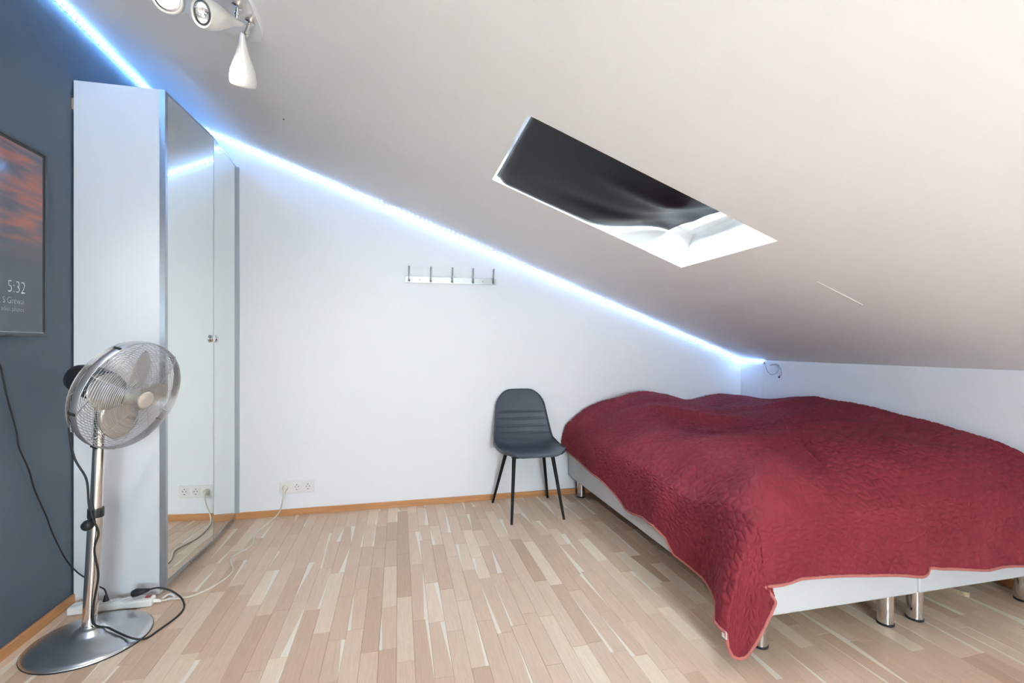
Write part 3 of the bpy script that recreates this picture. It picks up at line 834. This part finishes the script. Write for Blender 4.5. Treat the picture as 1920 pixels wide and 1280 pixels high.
tc_ = [(-1.40, 2.02, 1.20), (-1.416, 2.09, 1.13), (-1.418, 2.124, 1.079), (-1.418, 2.15, 0.979), (-1.418, 2.196, 0.834), (-1.418, 2.211, 0.766), (-1.418, 2.26, 0.668),
       (-1.418, 2.291, 0.579), (-1.418, 2.353, 0.457), (-1.416, 2.387, 0.373), (-1.410, 2.455, 0.235), (-1.385, 2.485, 0.160), (-1.345, 2.490, 0.118), (-1.30, 2.480, 0.088), (-1.266, 2.455, 0.084), (-1.251, 2.440, 0.072), (-1.249, 2.437, 0.060)]
MB().tube(spline(tc_, 8), 0.0030, 7).build('power_cable', M_RUBBER, tv, smooth=True)
MB().tube([(-1.250, 2.438, 0.064), (-1.249, 2.437, 0.0392)], [0.006, 0.012], 12).build('plug', M_BLACK, tv, smooth=True, auto=40)

# ------------------------------------------------------------------ coat hook rail
hk = empty('coat_hook_rail', (0.38, YB, 1.638), 'brushed steel coat rail with five upright pegs on the white wall', 'coat rack')
MB().box(0.045, 0.714, YB - 0.006, YB, 1.614, 1.661).build('plate', M_STEEL, hk, bevel=0.0015)
for hx in (0.071, 0.227, 0.382, 0.536, 0.690):
    h_ = MB().tube(spline([(hx, YB - 0.005, 1.630), (hx, YB - 0.022, 1.626), (hx, YB - 0.030, 1.640), (hx, YB - 0.036, 1.68), (hx, YB - 0.046, 1.728)], 6), [0.0055] * 12 + [0.0045] * 5 + [0.0055] * 7 + [0.0065], 10)
    h_.build('hook', M_STEEL, hk, smooth=True, auto=50)
    MB().lathe([(0.010, 0), (0.010, 0.004), (0.0075, 0.006)], 14, (hx, YB - 0.006, 1.630), (0, -1, 0)).build('hook_base', M_STEEL, hk, smooth=True, auto=40)
for hx in (0.149, 0.61):
    MB().lathe([(0.004, 0), (0.003, 0.0012)], 10, (hx, YB - 0.006, 1.638), (0, -1, 0)).build('screw', M_NAIL, hk)

# ------------------------------------------------------------------ chair
CH = Vector((0.888, 3.222, 0))
chair = empty('shell_chair', CH, 'grey leatherette shell chair with four slim black legs beside the bed', 'chair')
pts = [(-0.238, 0.428), (-0.236, 0.446), (-0.205, 0.452), (-0.15, 0.448), (-0.08, 0.438), (0.02, 0.428), (0.10, 0.428), (0.150, 0.445), (0.180, 0.490), (0.200, 0.560), (0.220, 0.650), (0.238, 0.730), (0.252, 0.790), (0.262, 0.828)]
wid = [0.205, 0.208, 0.213, 0.220, 0.226, 0.228, 0.226, 0.222, 0.216, 0.208, 0.196, 0.183, 0.172, 0.166]
cp0 = spline([(w, a, b) for (a, b), w in zip(pts, wid)], 8)
ln_ = [0.0]
for i in range(1, len(cp0)): ln_.append(ln_[-1] + (Vector(cp0[i][1:]) - Vector(cp0[i - 1][1:])).length)
cp = []
for k in range(141):                                             # even steps, finer at both rounded ends
    t_ = 0.5 - 0.5 * math.cos(math.pi * k / 140); t_ = 0.35 * t_ + 0.65 * k / 140
    d_ = t_ * ln_[-1]
    i = max(1, next((n_ for n_, v in enumerate(ln_) if v >= d_), len(ln_) - 1))
    f_ = (d_ - ln_[i - 1]) / max(1e-9, ln_[i] - ln_[i - 1])
    p_ = cp0[i - 1].lerp(cp0[i], min(1, max(0, f_)))
    R0, R1 = 0.125, 0.125                                        # rounded front lip and top
    w_ = p_[0]
    if d_ < R0: w_ -= (w_ * 0.50) * (1 - math.sqrt(max(0, 1 - (1 - d_ / R0) ** 2)))
    e_ = ln_[-1] - d_
    if e_ < R1: w_ -= (w_ * 0.62) * (1 - math.sqrt(max(0, 1 - (1 - e_ / R1) ** 2)))
    cp.append(Vector((w_, p_[1], p_[2])))
NS, NT = len(cp), 24
sv = []; sf = []
def cum(c):
    s = [0]
    for i in range(1, len(c)): s.append(s[-1] + (Vector(c[i][1:]) - Vector(c[i - 1][1:])).length)
    return s
SL = cum(cp)
seams = [0.60, 0.665, 0.73, 0.795]
for i, c in enumerate(cp):
    w, y, z = c
    tn = Vector((0, cp[min(i + 1, NS - 1)][1] - cp[max(i - 1, 0)][1], cp[min(i + 1, NS - 1)][2] - cp[max(i - 1, 0)][2])).normalized()
    nr_ = Vector((0, -tn.z, tn.y))                              # towards the sitter
    s = SL[i] / SL[-1]
    cup = 0.034 * math.exp(-((s - 0.50) / 0.20) ** 2) + 0.014
    for j in range(NT + 1):
        t_ = (j / NT - 0.5) * 2
        x = w * t_
        lift = cup * abs(x / 0.226) ** 2.6
        sink = 0
        for q in seams: sink += 0.0075 * math.exp(-((s - q) / 0.006) ** 2) * (1 - abs(t_) ** 6)
        p = Vector((x, y, z)) + nr_ * (lift - sink)
        sv.append(CH + p)
for i in range(NS - 1):
    for j in range(NT):
        a = i * (NT + 1) + j; sf.append((a, a + 1, a + NT + 2, a + NT + 1))
shell = MB().add(sv, sf).build('seat_shell', M_CHAIR, chair, smooth=True, fix=False)
s3 = shell.modifiers.new('padding', 'SOLIDIFY'); s3.thickness = 0.024; s3.offset = -1
s4 = shell.modifiers.new('round', 'SUBSURF'); s4.levels = 1; s4.render_levels = 2
# piping round the rim
rim = [sv[i * (NT + 1)] for i in range(NS)] + [sv[(NS - 1) * (NT + 1) + j] for j in range(1, NT + 1)] + [sv[i * (NT + 1) + NT] for i in range(NS - 2, -1, -1)] + [sv[j] for j in range(NT - 1, 0, -1)]
MB().tube(rim, 0.0048, 7, closed=True).build('piping', M_CHAIR, chair, smooth=True)
for (tx, ty, bx_, by_) in ((-0.135, -0.12, -0.178, -0.232), (0.135, -0.12, 0.182, -0.222), (-0.135, 0.10, -0.215, 0.215), (0.135, 0.10, 0.215, 0.235)):
    a = CH + Vector((tx, ty, 0.412)); b = CH + Vector((bx_, by_, 0.004))
    lg = MB().tube([a, b], [0.0135, 0.0085], 14).build('leg', M_LEG, chair, smooth=True, auto=50)
    MB().tube([b + Vector((0, 0, 0.002)), b - Vector((0, 0, 0.004))], 0.0088, 12).build('foot_pad', M_BLACK, lg)
ufr = MB()
ufr.box(CH.x - 0.15, CH.x + 0.15, CH.y - 0.135, CH.y - 0.105, 0.400, 0.412)
ufr.box(CH.x - 0.15, CH.x + 0.15, CH.y + 0.085, CH.y + 0.115, 0.390, 0.402)
ufr.build('under_frame', M_LEG, chair)

# ------------------------------------------------------------------ two box-spring beds pushed together
BY0, BY1 = 1.49, 3.49
def bed(x0, x1, label):
    e = empty('box_spring_bed', ((x0 + x1) / 2, (BY0 + BY1) / 2, 0), label, 'bed')
    MB().box(x0, x1, BY0, BY1, 0.150, 0.345).build('base', M_LEATH, e, bevel=0.012, seg=3)
    MB().box(x0 + 0.03, x1 - 0.03, BY0 + 0.04, BY1 - 0.03, 0.347, 0.455).build('mattress', M_MATT, e, bevel=0.03, seg=3)
    for lx in (x0 + 0.078, x1 - 0.078):
        for ly in (BY0 + 0.075, BY1 - 0.075):
            l = MB().tube([(lx, ly, 0.008), (lx, ly, 0.150)], 0.030, 28).build('leg', M_CHROME, e, smooth=True, auto=50)
            MB().tube([(lx, ly, 0.0), (lx, ly, 0.009)], 0.0315, 28).build('foot_pad', M_BLACK, l, smooth=True, auto=50)
bed(1.280, 2.0515, 'white leatherette box spring bed next to the chair under the red bedspread')
bed(2.0535, 2.8445, 'white leatherette box spring bed against the low right wall under the red bedspread')

# ------------------------------------------------------------------ quilted bedspread
EX0, EY0 = 1.268, 1.476                                           # folds over these edges
EX1, EY1 = 2.838, 3.497
ctrl = np.array([
    (1.27, 3.48, .560), (1.40, 3.48, .660), (1.57, 3.48, .722), (1.89, 3.48, .770), (2.10, 3.48, .745), (2.32, 3.48, .712), (2.60, 3.48, .752), (2.83, 3.48, .715),
    (2.83, 3.16, .725), (2.83, 2.79, .800), (2.83, 2.42, .800), (2.83, 2.04, .760), (2.83, 1.79, .722), (2.83, 1.58, .668), (2.83, 1.48, .60),
    (1.27, 1.48, .500), (1.45, 1.48, .515), (1.70, 1.48, .520), (2.0, 1.48, .525), (2.3, 1.48, .535), (2.6, 1.48, .550),
    (1.27, 1.75, .500), (1.27, 2.1, .495), (1.27, 2.5, .505), (1.27, 2.9, .520), (1.27, 3.2, .530),
    (1.38, 1.62, .610), (1.42, 2.0, .605), (1.40, 2.5, .620), (1.42, 3.0, .640), (1.62, 1.62, .622), (2.0, 1.62, .628), (2.4, 1.64, .650),
    (1.60, 2.12, .686), (1.71, 2.52, .628), (1.60, 2.80, .700), (1.66, 3.15, .752), (1.95, 3.2, .790), (1.95, 2.92, .745), (2.25, 3.15, .700),
    (2.0, 2.12, .712), (2.05, 2.45, .634), (2.15, 2.75, .700), (2.35, 2.05, .700), (2.42, 2.5, .715), (1.83, 1.85, .655), (2.5, 2.85, .730), (2.55, 3.2, .765), (2.62, 1.95, .715)])
def tps(r2): return r2 * np.log(r2 + 1e-12) * 0.5
A = ctrl[:, :2]; nn = len(A)
K = tps(((A[:, None] - A[None]) ** 2).sum(-1)) + np.eye(nn) * 0.0012
Pm = np.c_[np.ones(nn), A]
S_ = np.block([[K, Pm], [Pm.T, np.zeros((3, 3))]])
sol = np.linalg.solve(S_, np.r_[ctrl[:, 2], 0, 0, 0])
def ztop(x, y):
    sh = x.shape; q = np.c_[x.ravel(), y.ravel()]
    out = np.empty(len(q))
    for k in range(0, len(q), 40000):
        qq = q[k:k + 40000]
        out[k:k + 40000] = tps(((qq[:, None] - A[None]) ** 2).sum(-1)) @ sol[:nn] + np.c_[np.ones(len(qq)), qq] @ sol[nn:]
    return out.reshape(sh)
def ridge(x, y, x0, y0, x1, y1, w, h):
    """soft crease or ridge along a segment on the top"""
    dx, dy = x1 - x0, y1 - y0; L2 = dx * dx + dy * dy
    t_ = np.clip(((x - x0) * dx + (y - y0) * dy) / L2, 0, 1)
    d2 = (x - x0 - t_ * dx) ** 2 + (y - y0 - t_ * dy) ** 2
    return h * np.exp(-d2 / w ** 2) * (np.sin(np.pi * np.clip(t_ * 0.96 + 0.02, 0, 1)) ** 0.5)
STEP = 0.0042
LA, LC = 0.42, 0.36                                               # nominal cloth overhang, left and front
us = np.arange(-LA, EX1 - EX0 + 1e-9, STEP); vs_ = np.arange(-LC, EY1 - EY0 + 1e-9, STEP)
U, V = np.meshgrid(us, vs_)                                       # cloth coordinates
ou = np.clip(-U, 0, None) / LA; ov = np.clip(-V, 0, None) / LC
q = np.maximum(ou, ov)
X0 = EX0 + np.clip(U, 0, None); Y0 = EY0 + np.clip(V, 0, None)
# direction off the edge: 0 = left side, 1 = front side
with np.errstate(divide='ignore', invalid='ignore'):
    tau = np.where(q > 0, np.where(ou >= ov, 0.5 * ov / np.maximum(ou, 1e-9), 1 - 0.5 * ou / np.maximum(ov, 1e-9)), 0.0)
corner = (U < 0) & (V < 0)
left = (U < 0) & (V >= 0)
front = (V < 0) & (U >= 0)
tau = np.where(left, 0.0, np.where(front, 1.0, tau))
ang = tau * math.pi / 2
dxn, dyn = -np.cos(ang), -np.sin(ang)
zt = ztop(X0, Y0)
# hem heights along the left side, the corner and the front
hl = np.interp(Y0, [1.476, 1.60, 1.70, 1.83, 1.96, 2.00, 2.07, 2.20, 2.32, 2.43, 2.60, 2.78, 3.10, 3.50], [.130, .150, .160, .168, .195, .255, .288, .280, .256, .246, .285, .325, .345, .365])
hf = np.interp(X0, [1.268, 1.32, 1.38, 1.42, 1.50, 1.61, 1.75, 1.90, 1.96, 2.03, 2.15, 2.32, 2.45, 2.62, 2.84], [.287, .295, .304, .310, .305, .296, .280, .266, .264, .280, .268, .246, .240, .222, .21])
hc = np.interp(tau, [0, 0.17, 0.29, 0.40, 0.50, 0.60, 0.75, 0.87, 0.94, 1.0], [.130, .075, .045, .034, .042, .085, .190, .235, .278, .287])
hem = np.where(left, hl, np.where(front, hf, hc))
# how far the cloth stands off the bed
s_l = (Y0 - EY0); s_f = (X0 - EX0)
out_l = 0.024 + 0.010 * np.sin(s_l * 9.5 + 0.6) + 0.030 * np.exp(-((s_l - 0.02) / 0.11) ** 2) - 0.026 * np.exp(-((s_l - 0.32) / 0.12) ** 2) + 0.032 * np.exp(-((s_l - 0.60) / 0.09) ** 2)
out_f = 0.020 + 0.008 * np.sin(s_f * 8.0 + 1.0) + 0.022 * np.exp(-((s_f - 0.70) / 0.05) ** 2) - 0.010 * np.exp(-((s_f - 0.77) / 0.03) ** 2) + 0.012 * np.exp(-((s_f - 1.05) / 0.10) ** 2)
ct = [0, 0.17, 0.29, 0.40, 0.50, 0.60, 0.75, 0.87, 0.94, 1.0]
cpx = np.interp(tau, ct, [1.138, 1.145, 1.160, 1.184, 1.210, 1.236, 1.290, 1.316, 1.293, 1.278])
cpy = np.interp(tau, ct, [1.476, 1.471, 1.469, 1.468, 1.462, 1.452, 1.438, 1.438, 1.448, 1.452])
out_l = out_l + 0.078 * np.exp(-(s_l / 0.09) ** 2)
out_l = out_l + (0.111 - np.interp(0.0, [0], [float((0.024 + 0.010 * math.sin(0.6) + 0.030 * math.exp(-(0.02 / 0.11) ** 2) - 0.016 * math.exp(-(0.32 / 0.12) ** 2) + 0.078))])) * np.exp(-(s_l / 0.04) ** 2)
out_f = out_f + (0.005 - (0.020 + 0.008 * math.sin(1.0))) * np.exp(-(s_f / 0.05) ** 2)
out_c = np.zeros_like(U)
flare = np.where(left, out_l, np.where(front, out_f, out_c))
# section: rounds over the edge, then hangs
rr = 0.035
round_out = rr * (1 - np.exp(-q * 5.0)) * 0.55
drop = np.where(q > 0, (q + 0.10 * np.sin(np.pi * q) * -0.6), 0)
Xc = X0 + dxn * (round_out + flare * q ** 0.9)
Yc = Y0 + dyn * (round_out + flare * q ** 0.9)
Xc = np.where(corner, EX0 + (cpx - EX0) * q ** 0.9, Xc); Yc = np.where(corner, EY0 + (cpy - EY0) * q ** 0.9, Yc)
Xc = Xc + np.where(front, 0.010 * np.exp(-s_f / 0.05) * q ** 0.9, 0)
Zc = zt + (hem - zt) * drop
# shape of the top: folds and creases pressed into the cover
top = (q <= 0)
r_ = 1.7 * ridge(X0, Y0, 1.75, 2.55, 2.35, 2.10, 0.05, 0.016) + ridge(X0, Y0, 1.55, 2.95, 2.2, 2.62, 0.06, 0.024) + ridge(X0, Y0, 1.98, 2.02, 1.80, 1.70, 0.016, -0.016) \
   + ridge(X0, Y0, 1.30, 1.70, 1.50, 2.25, 0.07, 0.014) + ridge(X0, Y0, 2.3, 2.9, 2.75, 2.7, 0.06, 0.016) + ridge(X0, Y0, 1.95, 2.75, 2.45, 2.85, 0.05, -0.014) \
   + ridge(X0, Y0, 1.98, 1.55, 2.05, 1.95, 0.028, 0.010) + ridge(X0, Y0, 2.3, 1.5, 2.42, 2.0, 0.04, 0.008) + ridge(X0, Y0, 1.40, 3.30, 1.95, 3.36, 0.035, 0.018) \
   + ridge(X0, Y0, 1.9, 3.05, 2.6, 3.12, 0.05, -0.012) + ridge(X0, Y0, 2.55, 1.75, 2.72, 2.2, 0.03, -0.014) + ridge(X0, Y0, 1.28, 1.78, 1.36, 2.02, 0.08, -0.042) + ridge(X0, Y0, 1.36, 1.56, 1.50, 1.80, 0.06, 0.016) + ridge(X0, Y0, 1.6, 2.3, 2.0, 2.15, 0.07, -0.018) + ridge(X0, Y0, 2.15, 2.35, 2.6, 2.05, 0.07, 0.02) + ridge(X0, Y0, 1.5, 3.12, 2.0, 3.0, 0.05, -0.022)
Zc = Zc + r_ * np.clip(1 - q * 1.6, 0, 1)
# back hem dips behind, right edge tucks down by the wall
Zc = Zc - 0.05 * np.clip((Y0 - (EY1 - 0.05)) / 0.05, 0, 1) ** 2 - 0.06 * np.clip((X0 - (EX1 - 0.05)) / 0.05, 0, 1) ** 2
P = np.stack([Xc, Yc, Zc], -1)
# broad, slightly irregular puckers
rs = np.random.RandomState(3)
puck = np.zeros_like(U)
for k in range(26):
    f_ = rs.uniform(9, 34); a_ = rs.uniform(0, math.pi); ph = rs.uniform(0, 6.28)
    puck += np.sin(f_ * (U * math.cos(a_) + V * math.sin(a_)) + ph) / f_ * 0.011
# quilting: a tumbling-block lattice of stitched lines
S6 = 0.040
cxh, cyh = S6 * 1.5, S6 * math.sqrt(3)
Uw = U + 0.004 * np.sin(V * 21) ; Vw = V + 0.004 * np.sin(U * 17)
def hexlocal(u, v):
    best = None
    for offx, offy in ((0, 0), (cxh, cyh / 2)):
        a = (u - offx + cxh) % (2 * cxh) - cxh
        b = (v - offy + cyh / 2) % cyh - cyh / 2
        d = a * a + b * b
        if best is None: best = (a, b, d)
        else:
            m_ = d < best[2]; best = (np.where(m_, a, best[0]), np.where(m_, b, best[1]), np.where(m_, d, best[2]))
    return best[0], best[1]
hu, hv = hexlocal(Uw, Vw)
dist = np.full_like(U, 1.0)
ap = S6 * math.sqrt(3) / 2
for k in range(6):                                                # hexagon outline (flat-top)
    a_ = math.radians(30 + 60 * k)
    dist = np.minimum(dist, np.abs(ap - (hu * math.cos(a_) + hv * math.sin(a_))))
for k in range(3):                                                # spokes
    a_ = math.radians(120 * k)
    along = hu * math.cos(a_) + hv * math.sin(a_); acr = np.abs(-hu * math.sin(a_) + hv * math.cos(a_))
    dist = np.minimum(dist, np.where(along >= 0, acr, 1.0))
# every stitched rhombus is a small pillow with its own tilt
hcx, hcy = np.round((Uw - hu) / cxh), np.round((Vw - hv) / (cyh / 2))
sect = np.floor((np.degrees(np.arctan2(hv, hu)) % 360) / 120)
def hsh(k): return np.modf(np.abs(np.sin(hcx * 12.9898 + hcy * 78.233 + sect * 37.719 + k * 4.1414) * 43758.5453))[0] - 0.5
groove = 1 - np.exp(-(dist / 0.0048) ** 1.4)
puff = 0.0056 * groove + groove * (hsh(1) * hu + hsh(2) * hv) * 0.085 \
     + 0.0006 * np.sin(U * 310 + 3 * np.sin(V * 90)) * np.sin(V * 270 + 2 * np.sin(U * 120))
fold = np.where(front, np.exp(-(s_f / 0.02) ** 2), np.where(corner, np.clip((tau - 0.78) / 0.12, 0, 1), 0.0)) * np.clip(q * 4, 0, 1)
# normals of the smooth surface
du = np.gradient(P, axis=1); dv = np.gradient(P, axis=0)
Nn = np.cross(du, dv); Nn /= np.maximum(np.linalg.norm(Nn, axis=-1, keepdims=True), 1e-9)
P = P + Nn * (puff * np.clip((1 - q) / 0.05, 0, 1) * (1 - 0.85 * fold) + puck * (1 - 0.7 * fold))[..., None]
P[..., 0] = np.minimum(P[..., 0], XR - 0.010); P[..., 1] = np.minimum(P[..., 1], YB - 0.010)
P[..., 2] = np.maximum(P[..., 2], 0.006)
h_, w_ = U.shape
ids = np.arange(h_ * w_).reshape(h_, w_)
quads = np.stack([ids[:-1, :-1], ids[:-1, 1:], ids[1:, 1:], ids[1:, :-1]], -1).reshape(-1, 4)
me = bpy.data.meshes.new('quilted_bedspread')
me.vertices.add(h_ * w_); me.vertices.foreach_set('co', P.reshape(-1).astype(np.float32))
me.loops.add(quads.size); me.loops.foreach_set('vertex_index', quads.reshape(-1).astype(np.int32))
me.polygons.add(len(quads)); me.polygons.foreach_set('loop_start', np.arange(0, quads.size, 4, dtype=np.int32))
me.update(calc_edges=True); me.validate()
spread = link('quilted_bedspread', me, M_QUILT, smooth=True)
tag(spread, 'crimson quilted bedspread draped over the beds with a corner hanging to the floor', 'bedspread')
hemline = [P[j, 0] for j in range(h_ - 1, 0, -3)] + [P[0, i] for i in range(0, w_, 3)]
MB().tube([Vector(p) + Vector((0, 0, 0.002)) for p in hemline], 0.0060, 7).build('hem_binding', M_BIND, spread, smooth=True)
tp = P[10, 0]
MB().box(-0.001, 0.001, -0.012, 0.012, -0.028, 0.0).xform(Matrix.Translation(Vector(P[int(0.93 * LC / STEP), 0]) + Vector((-0.004, 0.006, 0.02)))).build('care_label', M_TAG, spread)

# strap lying on the floor under the beds
st = MB(); sp_ = spline([(2.50, 1.80, 0.008), (2.522, 1.724, 0.009), (2.528, 1.679, 0.010), (2.537, 1.650, 0.010), (2.552, 1.636, 0.010)], 6)
vs2 = []; fs2 = []
for p in sp_: vs2 += [(p.x - 0.001, p.y, 0.0005), (p.x + 0.003, p.y, 0.0005), (p.x + 0.003, p.y, 0.022), (p.x - 0.001, p.y, 0.022)]
for i in range(len(sp_) - 1):
    for j in range(4): fs2.append((i * 4 + j, i * 4 + (j + 1) % 4, i * 4 + 4 + (j + 1) % 4, i * 4 + 4 + j))
fs2 += [(3, 2, 1, 0), tuple(range(len(vs2) - 4, len(vs2)))]
tag(st.add(vs2, fs2).build('slipper_strap', M_STRAP), 'short tan strap lying on the floor under the right hand bed', 'strap')

# ------------------------------------------------------------------ ceiling spotlight fixture
lampc = on_ceil(-0.68, 1.75)
sl = empty('ceiling_spotlight', lampc, 'white ceiling spotlight with teardrop heads on a glossy plate', 'ceiling lamp')
# rounded plate lying against the slope
out2 = []
px0, px1, py0, py1 = -0.94, -0.468, 1.46, 1.985
for k in range(72):
    a_ = 2 * math.pi * k / 72
    c_, s_ = math.cos(a_), math.sin(a_)
    e_ = 2 / 4.2
    out2.append(((px0 + px1) / 2 + (px1 - px0) / 2 * math.copysign(abs(c_) ** e_, c_), (py0 + py1) / 2 + (py1 - py0) / 2 * math.copysign(abs(s_) ** e_, s_)))
vs3 = []; fs3 = []
mxp, myp = (px0 + px1) / 2, (py0 + py1) / 2
for sc_, off in ((1.0, 0.0), (1.0, 0.008), (0.992, 0.012)):
    for x, y in out2: vs3.append(on_ceil(mxp + (x - mxp) * sc_, myp + (y - myp) * sc_, off))
for l in range(2):
    for k in range(72): fs3.append((l * 72 + k, l * 72 + (k + 1) % 72, (l + 1) * 72 + (k + 1) % 72, (l + 1) * 72 + k))
fs3.append(tuple(range(71, -1, -1))); fs3.append(tuple(range(144, 216)))
MB().add(vs3, fs3).build('mounting_plate', M_PLATE, sl, smooth=True, auto=30)

def spot(tail, face, stem_at, on=0):
    """teardrop head: tail tip, face centre, stem foot on the plate"""
    tail, face = Vector(tail), Vector(face); ax = (face - tail).normalized(); L_ = (face - tail).length
    prof = [(0.004, 0.0), (0.0075, 0.006), (0.0105, 0.03 * L_ / 0.2), (0.014, 0.25 * L_), (0.021, 0.40 * L_), (0.031, 0.55 * L_), (0.041, 0.72 * L_), (0.0445, 0.86 * L_), (0.0435, 0.96 * L_), (0.041, 1.0 * L_), (0.037, 1.0 * L_), (0.034, 0.97 * L_)]
    hd = MB().lathe(prof, 36, tail, ax, True, False).build('spot_head', M_LACQ, sl, smooth=True, auto=70)
    MB().lathe([(0.0345, 0.0), (0.0345, 0.004), (0.029, 0.005), (0.029, 0.0)], 30, tail + ax * (0.965 * L_), ax, False, False).build('lens_ring', M_LENS, hd, smooth=True, auto=40)
    MB().lathe([(0.0295, 0.0), (0.024, -0.014), (0.012, -0.026), (0.007, -0.028)], 30, tail + ax * (0.968 * L_), ax, False, True).build('reflector', M_REFLECT, hd, smooth=True)
    MB().lathe([(0.006, -0.028), (0.007, -0.010), (0.004, -0.006)], 14, tail + ax * (0.968 * L_), ax).build('bulb', M_BULB if on else M_REFLECT, hd, smooth=True)
    a = tail + ax * (0.22 * L_); b = Vector(stem_at)
    MB().tube([a, a + (b - a) * 0.4, a + (b - a) * 0.42, a + (b - a) * 0.58, a + (b - a) * 0.6, b], [0.0055, 0.0055, 0.008, 0.008, 0.0055, 0.0055], 14).build('stem', M_CHROME, hd, smooth=True, auto=40)
    MB().lathe([(0.016, 0), (0.016, 0.006), (0.010, 0.010)], 20, b, (-NX, 0, -NZ)).build('stem_base', M_CHROME, hd, smooth=True, auto=40)
    if on:
        L = bpy.data.lights.new('halogen_light', 'SPOT'); L.energy = on; L.color = (1.0, 0.93, 0.85); L.spot_size = math.radians(125); L.spot_blend = 1.0; L.shadow_soft_size = 0.025
        lo = bpy.data.objects.new('halogen_light', L); COL.objects.link(lo)
        lo.location = tail + ax * (1.0 * L_) + ax * 0.006
        lo.rotation_euler = Vector((0, 0, -1)).rotation_difference(ax).to_euler()
        bpy.context.view_layer.update(); lo.parent = sl; lo.matrix_parent_inverse = sl.matrix_world.inverted()
spot((-0.514, 1.80, 2.258), (-0.600, 1.665, 2.196), on_ceil(-0.520, 1.755, 0.012))
spot((-0.523, 1.800, 2.232), (-0.548, 1.895, 2.098), on_ceil(-0.50, 1.82, 0.012))
spot((-0.715, 1.80, 2.300), (-0.695, 1.665, 2.226), on_ceil(-0.735, 1.765, 0.012), 4)
spot((-0.86, 1.50, 2.36), (-0.79, 1.575, 2.185), on_ceil(-0.845, 1.535, 0.012), 21)  # lit head added out of view to brighten the floor and back wall
